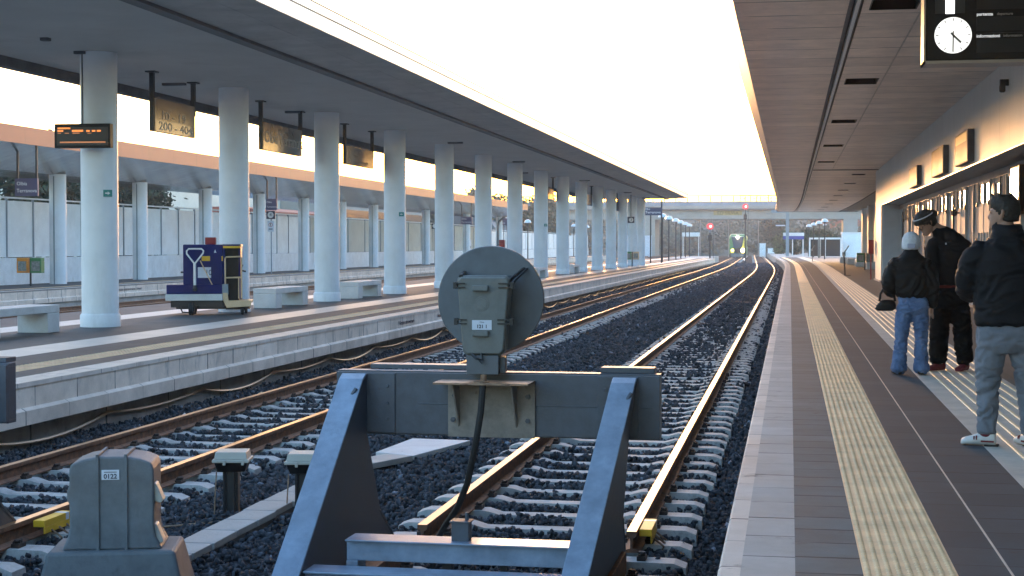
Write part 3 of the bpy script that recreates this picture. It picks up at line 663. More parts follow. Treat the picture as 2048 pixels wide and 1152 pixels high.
# festooned cable under the island coping
b = MB(); pts = []
y = 8.3
while y < 120:
    for k in range(8):
        u = k/8; pts.append((XL-.12, y+3.05*u, -.56-.13*4*u*(1-u)*(.75+.25*math.sin(y))))
    y += 3.05
b.tube(pts,.019,6); tag(b.build('festoon_cable', mat('tan_cable',(.40,.28,.17),.35,var=.1), smooth=True), 'long tan cable hanging in swags along the island platform wall', 'cable')
# ================================================================== ISLAND PLATFORM: canopy, columns, furniture
cy0, cy1 = 8, 115
t = thing('island_canopy', 'long grey flat canopy with a bright white fascia over the island platform', 'canopy', (0,0,0))
ys = yrange(cy0, cy1, 20)
MB().sweep([(-13.9,4.85),(-9.06,4.85),(-9.06,5.15),(-13.9,5.15)], ys).build('soffit', M['soffit'], t)
MB().sweep([(-9.06,4.80),(-8.84,4.80),(-8.84,5.15),(-9.06,5.15)], ys).build('gutter', M['groove'], t)
MB().sweep([(-8.84,4.855),(-7.44,4.90),(-7.44,5.15),(-8.84,5.15)], ys).build('outer_soffit', M['soffit2'], t)
MB().sweep([(-7.44,4.885),(-7.40,4.885),(-7.40,5.30),(-7.44,5.30)], ys).build('fascia', M['alu'], t)
for z in (5.115,5.275): MB().sweep([(-7.402,z),(-7.396,z),(-7.396,z+.022),(-7.402,z+.022)], ys).build('fascia_groove', M['brassline'], t)
MB().sweep([(-14.10,4.66),(-13.9,4.66),(-13.9,5.15),(-14.10,5.15)], ys).build('edge_beam', M['groove'], t)
MB().sweep([(-14.14,4.70),(-14.10,4.70),(-14.10,5.30),(-14.14,5.30)], ys).build('rear_fascia', M['alu'], t)
MB().sweep([(-14.10,5.15),(-7.44,5.15),(-7.44,5.29),(-14.10,5.29)], ys).build('roof', M['conc_d'], t)

def colx(y): return -12.08+.025*(y-25.85) if y < 44.9 else -11.6+.0135*(y-44.9)
n = 64
c0 = thing('platform_column', 'x', 'column', (colx(25.85),25.85,0), 0, 'round white columns of the island platform')
b = MB(); b.lathe([(.352,0),(.352,.20),(.335,.225),(.322,.24),(.322,4.85)],(0,0,0),48); b.build('shaft', M['column'], c0, smooth=True)
cols = []
for k in range(15):
    y = 25.85+6.35*k if k < 11 else (95.6,101.6,107.3,112.5)[k-11]
    cols.append(y)
    lb = {0:'large round white column with the departures screen, nearest of the island row',
          1:'round white column right behind the dark blue luggage cart',
          2:'round white column between the first two full benches, right of the Olbia Terranova sign',
          14:'last round white column of the island row, at the canopy end'}.get(k, '%s round white column of the island row counted from the left edge' % ORD[k])
    if k == 0: c0['label'] = lb
    else: dup(c0, (colx(y),y,0), lb)
b = MB(); b.tube([(-.18,-.272,3.5),(-.18,-.272,4.83)],.014,6); b.box(-.30,-.10,-.36,-.27,4.80,4.85); b.build('conduit', M['groove'], c0)
# green emergency signs on columns
for k, lb in ((0,'small teal exit sign on the column with the departures screen'),(3,'small teal exit sign on the fourth island column'),(7,'small teal exit sign on a column beyond the round signal disc')):
    y = cols[k]; t = thing('exit_sign', lb, 'sign', (colx(y)+.26,y-.225,2.36), R(22), 'teal exit signs')
    MB().box(-.075,.075,-.015,.0,-.06,.06).build('plate', M['teal'], t)
    b = MB(); b.box(-.045,.01,-.018,-.015,-.012,.012); b.prism([(.0,-.03),(.045,0),(.0,.03)],-.018,-.015,'Y'); b.build('arrow', M['white'], t)
# small camera on the first column
t = thing('security_camera', 'tiny grey camera with red tip on the first column', 'camera', (colx(25.85)+.22,25.85-.25,3.32))
b = MB(); b.box(-.10,.06,-.05,0,-.03,.03); b.build('body', M['discgrey'], t); MB().box(.06,.12,-.05,0,-.03,.03).build('tip', M['red'], t)
MB().box(-.02,.02,0,.10,-.012,.012).build('bracket', M['groove'], t)

# departures screen
t = thing('departures_screen', 'black screen with orange departure lines fixed to the first column', 'screen', (-12.07,25.22,3.34), R(3))
MB().box(-.505,.505,-.07,.07,-.21,.21).build('case', M['blackp'], t, bev=.01)
MB().box(-.46,.46,-.076,-.07,-.165,.15).build('panel', M['screen2'], t)
def dash(x0,x1,z,h,m,seed):
    r = random.Random(seed); b = MB(); x = x0
    while x < x1:
        w = r.uniform(.010,.022); b.box(x,min(x+w,x1),-.079,-.076,z-h/2,z+h/2); x += w+.004
    return b.build('led_line', m, t)
dash(-.44,-.21,.130,.028,M['led'],1); dash(-.44,-.34,.085,.030,M['led'],2); dash(-.18,.02,.085,.034,M['led'],3)
for i,(a,c) in enumerate(((.08,.14),(.18,.24),(.27,.34))): dash(a,c,.082,.030,M['led'],4+i)
dash(-.44,-.38,.045,.014,M['ledd'],8); dash(-.31,-.24,.045,.014,M['ledd'],9); dash(-.17,-.04,.045,.018,M['ledd'],10); dash(.10,.17,.042,.012,M['ledd'],11)
dash(-.40,.42,-.112,.024,M['ledd'],12)
MB().box(.1,.34,.06,.30,-.03,.03).build('arm', M['groove'], t)

# hanging signs along the centre line
def hang_sign(y0, y1, z0, z1, m, lb, lines, x=-12.3, tm=None, face='+X', ztop=4.85):
    t = thing('hanging_sign', lb, 'sign', (x,(y0+y1)/2,0), 0, 'signs hanging under the island canopy')
    h = (y1-y0)/2
    MB().box(-.05,.05,-h+.06,h-.0,z0,z1).build('panel', m, t, bev=.006)
    for s in (-1,1):
        yy = -h+.03 if s < 0 else h+.03
        b = MB(); b.box(-.045,.045,yy-.035,yy+.035,z0 if s < 0 else z1-.2,ztop-.02); b.box(-.10,.10,yy-.11,yy+.11,ztop-.03,ztop); b.build('hanger', M['black'], t)
    for (s, sz, u, v, al, sx) in lines:
        text(s, sz, (.052, -h+.06+u*(2*h-.06), z0+v*(z1-z0)), '+X', tm or M['taupetext'], t, 'lettering', al, sx)
    return t
hang_sign(28.67,30.80,3.68,4.34,M['taupe'],'hanging taupe glass sign with yellow reflection, next to the departures screen column',[('10 - 19',.24,.12,.50,'LEFT',1.9),('200 - 404',.24,.08,.18,'LEFT',1.9)])
hang_sign(35.0,38.0,3.70,4.36,M['taupe'],'hanging taupe sign reading Olbia Terranova between the second and third columns',[('Olbia Terranova',.40,.03,.47,'LEFT',1.12)])
hang_sign(42.0,44.9,3.72,4.24,M['brass'],'hanging beige sign with a number one and three lines of print',[('1',.30,.09,.62,'CENTER',2.2),('o',.22,.09,.25,'CENTER',2.2),('partenze',.10,.25,.78,'LEFT',2.0),('uscita',.12,.25,.55,'LEFT',2.0),('sottopassaggio',.13,.25,.22,'LEFT',2.0)],tm=M['browntext'])
hang_sign(74.6,77.2,3.72,4.24,M['taupe'],'narrow hanging sign seen far off between island columns beyond the signal disc',[], x=-11.75)
hang_sign(86.4,89.0,3.70,4.30,M['purple'],'hanging purple sign far off, fourth of the island row',[], x=-11.3)
hang_sign(99.4,101.8,3.70,4.30,M['purple'],'hanging purple sign near the end of the island canopy',[], x=-11.2)
# thin light strips on the island soffit
for i,(x,y,w) in enumerate(((-12.75,30.9,.5),(-12.05,23.8,.14),(-12.45,37.9,.4),(-10.85,62.1,.5),(-12.2,71.7,.25),(-10.6,80.7,.55),(-10.3,99.7,.5),(-10.9,50.2,.5),(-10.2,111.5,.55))):
    t = thing('soffit_light', 'thin dark light strip under the island canopy, %s from the camera' % ORD[[1,0,2,4,5,6,7,3,8][i]], 'light', (x,y,4.85), 0, 'light strips under the island canopy')
    MB().box(-w/2,w/2,-.06,.06,-.05,-.0).build('housing', M['groove'], t); MB().box(-w/2+.02,w/2-.02,-.04,.04,-.056,-.05).build('lens', M['discgrey'], t)

# concrete benches
def make_bench(loc, lb, L=2.4):
    t = thing('concrete_bench', lb, 'bench', loc, 0, 'white concrete benches')
    MB().box(-.275,.275,-L/2,L/2,.33,.455).build('seat', M['bench'], t, bev=.012)
    for s in (-1,1):
        y0 = s*L/2-(.42 if s > 0 else 0)
        MB().box(-.272,.272,y0,y0+.42,0,.328).build('leg', M['bench'], t, bev=.012)
    return t
bn = make_bench((-12.30,22.98,0),'white concrete bench cut by the left picture edge')
dup(bn,(-11.83,35.1,0),'white concrete bench right of the dark blue cart')
dup(bn,(-11.72,41.6,0),'white concrete bench between the third and fourth island columns')
dup(bn,(-10.95,67.2,0),'white concrete bench glimpsed between island columns right of the round signal disc')
dup(bn,(-11.10,79.3,0),'far white concrete bench between island columns, last of the island benches')

# luggage tractor
t = thing('luggage_cart', 'dark blue platform cart with white drawbar and number ten, before the second column', 'cart', (-11.93,30.85,0), R(17))
b = MB(); b.box(-.55,.26,-.36,.36,.62,1.46); bd = b.build('body', M['blue'], t, bev=.02)
b = MB(); b.box(.27,.30,-.36,.36,.30,1.44).box(.58,.62,-.3,.36,.34,1.46).box(.27,.62,.30,.36,.3,1.44); b.build('cab_frame', M['blue'], t, bev=.006)
MB().box(.30,.58,-.25,.30,.30,1.40).build('cab_back', M['blackp'], t)
MB().box(.25,.63,-.37,.36,1.40,1.465).build('cab_roof', M['blue'], t, bev=.01)
MB().box(.27,.62,-.378,-.37,1.385,1.43).build('yellow_trim', M['yellow'], t)
b = MB(); b.tube([(.31,-.37,.62),(.31,-.37,1.17),(.33,-.37,1.20),(.62,-.37,1.21),(.645,-.37,1.18),(.645,-.37,.34)],.016,8); b.tube([(.32,-.37,.77),(.64,-.37,.78)],.016,8); b.tube([(.585,-.37,.34),(.585,-.37,.77)],.013,8); b.build('hand_rail', M['gold'], t, smooth=True)
MB().box(-.12,.10,-.1,.12,1.46,1.61).build('beacon_box', M['red'], t, bev=.015)
MB().box(-.88,.25,-.46,-.30,.44,.63).build('bumper', M['blue'], t, bev=.008)
MB().box(-.86,.23,-.30,.40,.42,.60).build('bumper_rear', M['blue'], t)
MB().box(.25,.37,-.45,.30,.42,.64).build('corner_post', M['doorblue'], t, bev=.005)
MB().box(-.90,.26,-.48,.42,.30,.435).build('chassis', M['bench'], t, bev=.01)
b = MB(); b.prism([(.26,.46),(.36,.46),(.38,.30),(.84,.30),(.84,.18),(.34,.15),(.27,.30)],-.46,-.40,'Y'); b.box(.34,.84,-.40,.40,.24,.30); b.build('step', M['gold'], t, bev=.006)
b = MB(); b.box(-.80,.28,-.40,.36,.16,.30).box(-.7,.8,-.30,.26,.12,.18).box(-.60,-.1,-.42,-.38,.19,.205).box(.30,.74,-.1,.1,.10,.2); b.tube([(-.62,-.42,.2),(-.56,-.42,.06),(-.30,-.42,.05),(-.25,-.42,.2)],.018,6); b.build('undercarriage', M['black'], t)
for x,y in ((-.38,-.40),(-.38,.30)):
    b = MB(); b.lathe([(.09,-.055),(.135,-.045),(.135,.045),(.09,.055)],(x,y,.135),20,'X'); b.build('wheel', M['rubber'], t, smooth=True)
for x,y in ((.66,-.34),(.70,.30)):
    b = MB(); b.lathe([(.05,-.03),(.07,-.02),(.07,.02),(.05,.03)],(x,y,.07),14,'X'); b.box(x-.045,x-.035,y-.03,y+.03,.06,.16); b.build('caster', M['rubber'], t)
b = MB(); b.tube([(-.30,-.50,.60),(-.30,-.52,1.06)],.028,10); b.tube([(-.30,-.52,1.06),(-.46,-.52,1.27),(-.46,-.52,1.33),(-.42,-.52,1.37),(-.16,-.52,1.37),(-.12,-.52,1.33),(-.13,-.52,1.28),(-.30,-.52,1.06)],.017,8); b.build('drawbar', M['white'], t, smooth=True)
b = MB(); b.tube([(-.19,-.50,1.13),(.05,-.47,.63)],.012,6); b.build('prop_rod', M['gold'], t)
MB().lathe([(.04,0),(.05,.05),(.03,.12)],(-.30,-.50,.50),10).build('drawbar_foot', M['black'], t)
pl = MB().box(-.25,.02,-.368,-.36,.77,.99).build('number_plate', M['label'], t)
text('10', .17, (-.03,-.371,.875), '-Y', M['ink'], t, 'lettering', 'CENTER', .8, .001)
MB().box(-.17,.0,-.366,-.36,1.12,1.22).build('sticker', M['yellow'], t); MB().box(.235,.262,-.37,-.36,1.12,1.22).build('sticker', M['yellow'], t)
MB().prism([(.08,1.29),(.13,1.29),(.105,1.36)],-.366,-.36,'Y').build('warning_mark', M['label'], t)
b = MB(); b.tube([(-.55,0,.88),(-.62,-.05,.88)],.02,6).tube([(.63,-.2,.92),(.72,-.25,.90)],.018,6).tube([(.64,-.22,.97),(.66,-.22,1.04)],.014,6); b.build('side_lever', M['black'], t)

# litter bins, red boxes, ticket validators
def bins(loc, cl, cr, lb, s=1., rz=0):
    t = thing('bin_post', lb, 'litter bins', loc, rz, 'pairs of litter bins on a post')
    MB().lathe([(.035,0),(.035,1.0)],(0,0,0),10).build('post', M['black'], t)
    for x0, m, sgn in ((-.46,cl,-1),(.05,cr,1)):
        b = MB(); b.box(x0,x0+.41,-.14,.14,.88,1.0).box(x0,x0+.41,-.14,.14,.47,.54); b.box(x0,x0+.05,-.14,.14,.54,.88).box(x0+.36,x0+.41,-.14,.14,.54,.88); f = b.build('bin_frame', m, t, bev=.02)
        MB().box(x0+.05,x0+.36,-.13,.13,.50,.88).build('bin_bag', M['clearbag'] , f)
bins((-26.25,50.6,0),M['orange'],M['green'],'orange and green bins on a post at the far platform, left')
bins((-10.5,104.6,0),M['green'],M['gold'],'green and tan bins on a post near the end of the island platform')
bins((4.25,91.5,0),M['green'],M['clearbag'],'green and clear bins on a post beside the benches on the right')
def redbox(loc, lb):
    t = thing('fire_post', lb, 'fire box', loc, 0, 'red boxes on posts')
    MB().lathe([(.03,0),(.03,1.08)],(0,0,0),10).build('post', M['red'], t); MB().box(-.11,.11,-.1,.1,1.08,1.66).build('box', M['red'], t, bev=.015); MB().box(-.09,.09,-.106,-.1,1.14,1.60).build('front', M['red'], t)
redbox((3.34,66.6,0),'red fire box on a thin post at the end of the right-hand building')
redbox((-11.60,62.4,0),'red fire box on a post showing above the round signal disc')
def validator(loc, rz, lb, m):
    t = thing('ticket_validator', lb, 'ticket validator', loc, rz, 'leaning validator posts')
    b = MB(); b.tube([(0,0,0),(-.04,0,.8),(-.06,0,.98)],.035,8); b.box(-.05,.26,-.08,.08,0,.025); b.build('post', M['black'], t)
    b = MB(); b.hexa([(-.12,-.07,.93),(.02,-.07,.93),(.02,.07,.93),(-.12,.07,.93),(-.14,-.07,1.10),(.02,-.07,1.14),(.02,.07,1.14),(-.14,.07,1.10)]); b.tube([(-.04,0,1.1),(.10,0,1.30),(.17,0,1.42)],.032,6); b.build('reader_head', m, t)
validator((2.58,75.3,0),0,'dark leaning validator post on the right platform beyond the building',M['clearbag'])
validator((1.95,138.5,0),0,'far validator post near the end of the right platform',M['clearbag'])
validator((-12.12,104.3,0),R(180),'cream leaning validator post between far island columns',M['gold'])
# platform number sign on the last columns
y = 102.05
t = thing('number_sign', 'navy sign with a white ringed number three near the end of the island columns', 'sign', (-10.62,104.9,3.15), 0)
MB().box(-.23,.23,-.04,.04,-.21,.21).build('panel', M['navy'], t); MB().lathe([(.15,-.046),(.15,-.04)],(.02,0,0),24,'Y').build('disc', M['white'], t); text('3',.26,(.02,-.048,0),'-Y',M['navy'],t,'lettering','CENTER')
b = MB(); b.box(-.02,.02,-.02,.02,.21,1.7); b.build('hanger', M['black'], t)
# station name board at the canopy end
t = thing('station_sign', 'navy Terranova name board on two poles at the end of the island canopy', 'sign', (-10.85,126,0), 0)
MB().box(-.85,.62,-.05,.05,3.86,4.50).build('panel', M['navy'], t)
text('Olbia', .2, (-.78,-.052,4.36), '-Y', M['signtext'], t); text('Terranova', .28, (-.11,-.052,4.10), '-Y', M['signtext'], t, 'lettering', 'CENTER', 1.05)
MB().lathe([(.06,0),(.06,3.9)],(-.30,.0,0),10).build('pole', M['black'], t); MB().lathe([(.06,0),(.06,5.1)],(.58,.1,0),10).build('pole', M['black'], t)
t = thing('camera_pod', 'small dark camera pod hanging at the end of the island canopy', 'camera', (-11.1,114.3,4.85)); MB().box(-.35,.35,-.1,.1,-.12,0).build('bracket', M['groove'], t); MB().lathe([(.02,-.42),(.16,-.36),(.18,-.2),(.1,-.12)],(0,0,0),12).build('dome', M['lamp_dome'], t, smooth=True)

# dome lamps
def lamp(loc, lb, grp, h=4.0):
    t = thing('dome_lamp', lb, 'lamp post', loc, 0, grp)
    MB().lathe([(.065,0),(.05,h-.25)],(0,0,0),10).build('post', M['black'], t)
    b = MB(); b.lathe([(.36,h-.22),(.35,h-.12),(.27,h+.02),(.12,h+.10),(.01,h+.12)],(0,0,0),20); b.build('dome', M['lamp_dome'], t, smooth=True)
    MB().lathe([(.10,h-.34),(.16,h-.22)],(0,0,0),12).build('lamp_head', M['discgrey'], t)
    return t
G1 = 'domed lamps along the end of the island platform'
l0 = lamp((-10.6,131,0),'domed lamp just right of the navy Terranova board',G1)
for i,(x,y) in enumerate(((-10.9,142),(-11.2,155),(-11.6,168),(-11.95,181),(-12.4,195))):
    dup(l0,(x,y,0),'%s domed lamp right of the Terranova board, along the island end' % ORD[i+1])
G2 = 'domed lamps beyond the far canopy'
for i,(x,y) in enumerate(((-27.0,148),(-27.0,160),(-27.0,195),(-27.0,208))):
    dup(l0,(x,y,0),['domed lamp above the small Olbia sign at the far canopy end','domed lamp between the island columns, right of the small Olbia sign','domed lamp on the far platform, third past the salmon canopy','domed lamp on the far platform, last past the salmon canopy'][i],None,G2)
G3 = 'domed lamps at the end of the right platform'
for i,(x,y) in enumerate(((3.45,160),(3.15,174),(2.75,188),(2.35,202))):
    dup(l0,(x,y,0),'%s domed lamp at the end of the right platform, in front of the glass shelter' % ['nearest','second','third','farthest'][i],None,G3)
MB().box(-14,-9.2,172,205,-1.0,-.03).build('island_ramp', M['conc'])['kind'] = 'structure'

# ================================================================== FAR PLATFORM: salmon canopy, columns, fences
t = thing('salmon_canopy', 'long canopy with salmon pink fascia and glossy metal underside at the far platform', 'canopy', (0,0,0))
ys = yrange(30,144,19)
MB().sweep([(-24.35,4.74),(-26.8,4.05),(-28.7,3.98),(-28.7,4.2),(-26.8,4.3),(-24.35,5.0)], ys).build('soffit', M['metalsoffit'], t)
MB().sweep([(-24.30,4.71),(-24.35,4.71),(-24.35,5.27),(-24.30,5.27)], ys).build('fascia', M['salmon'], t)
MB().sweep([(-24.35,5.0),(-28.7,4.2),(-28.7,4.3),(-24.35,5.22)], ys).build('roof', M['conc_d'], t)
c3 = thing('far_column', 'x', 'column', (-26.8,46.4,0), 0, 'round white columns under the salmon canopy')
MB().lathe([(.31,0),(.31,4.07)],(0,0,0),32).build('shaft', M['column'], c3, smooth=True)
MB().box(-.02,.02,-.33,-.305,0,4.0).build('downpipe', M['doorblue'], c3)
c3['label'] = 'white column under the salmon canopy hidden at the left picture edge'
for k in range(13):
    y = 53.8+7.4*k
    dup(c3,(-26.8,y,0),'%s white column under the salmon canopy, counted from the left' % ORD[k])
bpy.data.objects.remove(c3.children[0]); bpy.data.objects.remove(c3.children[0]); bpy.data.objects.remove(c3)
def fence(y0, y1, m, lb, sp=2.0, top=3.2, lowm=None, x=-27.9, low=.98):
    t = thing('platform_fence', lb, 'fence', (x,y0,0), 0, 'panel fences behind the far platform')
    L = y1-y0
    MB().box(-.10,.06,0,L,-.02,low).build('plinth_wall', lowm or M['fencelow'], t)
    MB().box(-.03,.03,0,L,top-.06,top).build('top_rail', M['fencelow'], t)
    n = int(L/sp)
    for i in range(n):
        MB().box(-.02,.0,i*sp+.05,(i+1)*sp-.05,low+.03,top-.14).build('panel', m, t)
        MB().box(-.05,.03,i*sp-.035,i*sp+.035,low,top-.06).build('post', M['doorblue'], t)
fence(36,88,M['fence'],'white panel fence behind the salmon canopy columns, left part')
fence(88,140,M['fence2'],'grey green panel fence behind the salmon canopy columns, right part',4.,3.2)
fence(140,216,M['fence'],'pale blue panel fence beyond the end of the salmon canopy',4.,2.9)
# signs on the far platform
def name_sign(loc, w, h, lb, sz, struts=1.6):
    t = thing('station_sign', lb, 'sign', loc, 0, 'purple name signs of the far platform')
    MB().box(-w/2,w/2,-.05,.05,0,h).build('panel', M['purple'], t)
    text('Olbia', sz, (-w*.42,-.053,h*.70), '-Y', M['signtext'], t); text('Terranova', sz, (-w*.42,-.053,h*.30), '-Y', M['signtext'], t)
    for s in (-1,1): MB().box(s*w*.42-.03,s*w*.42+.03,.0,.06,h,h+struts).build('hanger', M['black'], t)
name_sign((-24.75,47.5,3.06),.80,.58,'purple Olbia Terranova sign under the salmon canopy, far left',.17,1.5)
name_sign((-24.75,72,3.13),.56,.56,'purple Olbia Terranova sign above the number four sign',.12,1.5)
name_sign((-24.75,118,3.05),.9,.6,'small purple name sign under the far end of the salmon canopy',.18,1.5)
t = thing('number_sign', 'navy platform sign with white number four on a post at the far platform', 'sign', (-25.0,72.6,0), 0)
MB().lathe([(.03,0),(.03,2.75)],(.0,.06,0),8).build('post', M['doorblue'], t); MB().box(-.22,.22,-.03,.03,2.72,3.12).build('panel', M['navy'], t)
MB().lathe([(.155,-.036),(.155,-.03)],(0,0,2.92),24,'Y').build('disc', M['white'], t); text('4',.24,(0,-.038,2.92),'-Y',M['navy'],t,'lettering','CENTER')
p = MB().box(-.16,.16,-.03,.0,2.10,2.62).build('warning_panel', M['label'], t); MB().lathe([(.10,-.036),(.10,-.03)],(0,0,2.44),20,'Y').build('red_ring', M['red'], t); MB().lathe([(.075,-.038),(.075,-.036)],(0,0,2.44),20,'Y').build('ring_field', M['white'], t); MB().box(-.02,.02,-.041,-.038,2.385,2.50).build('figure', M['ink'], t); MB().box(-.10,.10,-.034,-.03,2.18,2.27).build('small_print', M['doorblue'], t)
t = thing('number_sign', 'small navy sign beside the far column left of the signal disc', 'sign', (-25.9,112,0)); MB().box(-.22,.22,-.03,.03,2.65,3.05).build('panel', M['navy'], t); MB().lathe([(.15,-.036),(.15,-.03)],(0,0,2.85),20,'Y').build('disc', M['white'], t); MB().lathe([(.03,0),(.03,2.7)],(0,.06,0),8).build('post', M['black'], t)
t = thing('station_sign', 'small navy Olbia Terranova board under a domed lamp beyond the salmon canopy', 'sign', (-27.05,147.5,0)); MB().box(-1.0,.35,-.04,.04,3.38,4.05).build('panel', M['navy'], t); text('Olbia',.2,(-.9,-.042,3.88),'-Y',M['signtext'],t); text('Terranova',.2,(-.9,-.042,3.58),'-Y',M['signtext'],t); MB().lathe([(.04,0),(.04,3.4)],(-.2,.0,0),8).build('post', M['black'], t)
t = thing('downpipe', 'curved grey pipe at the end of the salmon canopy', 'pipe', (-26.6,141,0)); MB().tube([(0,0,0),(0,0,3.2),(.1,0,3.6),(.6,0,4.1)],.10,8).build('pipe', M['discgrey'], t, smooth=True)
t = thing('info_poster', 'pale poster board on the fence between island columns', 'poster', (-27.7,133,0)); MB().box(-.05,.0,-1.2,1.2,.9,1.9).build('board', M['label'], t); MB().box(.0,.004,-1.0,1.0,1.2,1.35).build('print', M['purple'], t)
# ================================================================== RIGHT-HAND STATION BUILDING AND CANOPY
t = thing('station_canopy', 'wide canopy with brown panelled underside over the right-hand platform', 'canopy', (0,0,0))
YC = yrange(-10,96,26)+yrange(100,145,5)
ZC = 4.5
holes1 = [20.2+9.5*i for i in range(5)]; holes2 = [68.8+9.8*i for i in range(8)]
def soff(x0, x1, ys, mb): mb.sweep([(x0,ZC),(x1,ZC),(x1,ZC+.02),(x0,ZC+.02)], ys, bend1)
mb = MB(); HX1, HX2 = (.99,1.60), (2.62,3.20)
soff(-.72,.72,YC,mb); soff(.90,HX1[0],[-10,64.2],mb); soff(HX1[1],3.5,[-10,64.2],mb)
HL = .55
yy = [-10]
for h in holes1: yy += [h-HL,h+HL]
yy += [64.2]
for a,b in zip(yy[::2],yy[1::2]): soff(HX1[0],HX1[1],[a,b],mb)
ycc = [y for y in YC if y > 65]
soff(.90,HX2[0],[64.2]+ycc,mb); soff(HX2[1],4.72,[64.2]+ycc,mb)
yy = [64.2]
for h in holes2: yy += [h-HL,h+HL]
yy += [145]
for a,b in zip(yy[::2],yy[1::2]): soff(HX2[0],HX2[1],yrange(a,b,5),mb)
mb.build('soffit', M['rsoffit'], t)
mb = MB(); mb.sweep([(-.94,ZC+.17),(-.72,ZC),(-.72,ZC+.03),(-.94,ZC+.22)], YC, bend1); mb.build('edge_strip', mat('warm_edge_trim', (.42,.38,.35), .45, .2, var=.1), t)
mb = MB(); mb.sweep([(.72,ZC-.012),(.76,ZC-.03),(.76,ZC+.02),(.72,ZC+.02)], YC, bend1); mb.sweep([(.76,ZC+.05),(.90,ZC+.05),(.90,ZC+.07),(.76,ZC+.07)], YC, bend1); mb.build('soffit_groove', M['groove'], t)
mb = MB(); mb.sweep([(.80,ZC-.035),(.85,ZC-.035),(.85,ZC+.04),(.80,ZC+.04)], YC, bend1); mb.build('cable_duct', M['alu'], t)
mb = MB(); mb.sweep([(1.655,ZC-.012),(1.675,ZC-.012),(1.675,ZC),(1.655,ZC)], [-10,64]); mb.build('soffit_bead', M['tact_w'], t)
mb = MB(); mb.sweep([(4.72,ZC-.02),(4.80,ZC-.02),(4.80,ZC+.1),(4.72,ZC+.1)], [64.2]+ycc, bend1); mb.build('rear_groove', M['groove'], t)
mb = MB(); mb.sweep([(-.94,ZC+.22),(6.6,ZC+.22),(6.6,ZC+.42),(-.94,ZC+.42)], YC, bend1); mb.build('roof', M['conc_d'], t)
mb = MB(); mb.sweep([(4.80,ZC+.06),(6.6,ZC+.06),(6.6,ZC+.08),(4.80,ZC+.08)], [64.2]+ycc, bend1); mb.build('rear_soffit', M['soffit'], t)
MB().box(-.72,6.5,145,145.05,ZC-.01,ZC+.42).build('end_trim', M['beam'], t).location = (bend1(145),0,0)
MB().box(.9,3.5,64.15,64.25,ZC-.03,ZC).build('panel_joint', M['groove'], t)
def recess(x0, x1, y, i, lb):
    o = thing('recessed_light', lb, 'ceiling light', ((x0+x1)/2+bend1(y),y,ZC), 0, 'unlit recessed lights in the right canopy')
    w = (x1-x0)/2-.003; d = .17; L = HL-.004
    b = MB(); b.box(-w,-w+.015,-L,L,0,d).box(w-.015,w,-L,L,0,d).box(-w+.015,w-.015,-L,-L+.015,0,d).box(-w+.015,w-.015,L-.015,L,0,d); b.build('trough', M['blackp'], o)
    MB().box(-w+.015,w-.015,-L+.015,L-.015,d-.04,d-.02).build('louvre', M['discgrey'], o)
for i,y in enumerate(holes1): recess(HX1[0],HX1[1],y,i,'unlit recessed light in the brown canopy underside, %s from the camera' % ORD[i])
for i,y in enumerate(holes2): recess(HX2[0],HX2[1],y,i,'unlit recessed light past the building end, %s of the far row' % ORD[i])

# station building with its row of doors
bl = thing('station_building', 'cream station building with a row of doors along the right-hand platform', 'building', (0,0,0))
mb = MB(); mb.box(3.5,4.6,-10,66.2,3.03,ZC-.001); mb.build('upper_wall', M['rwall'], bl)
MB().box(3.505,4.2,-10,62.0,3.0,3.028).build('lintel_underside', M['beam'], bl)
MB().box(3.50,4.6,62.2,66.2,0,3.028).build('end_pier', M['rwall'], bl)
MB().box(3.56,4.6,62.0,62.198,0,3.0).build('recess_end_wall', M['bluewall'], bl)
MB().box(3.44,4.6,61.95,66.25,0,.06).build('pier_plinth', M['conc'], bl)
MB().box(4.26,4.6,-10,62.0,0,3.0).build('door_wall', M['doorblue'], bl)
MB().box(4.18,4.26,-10,62.0,2.84,3.0).build('head_rail', M['beam'], bl)
MB().box(4.16,4.26,-10,62.0,0,.05).build('sill', M['conc_d'], bl)
k = 0; y = 15.8
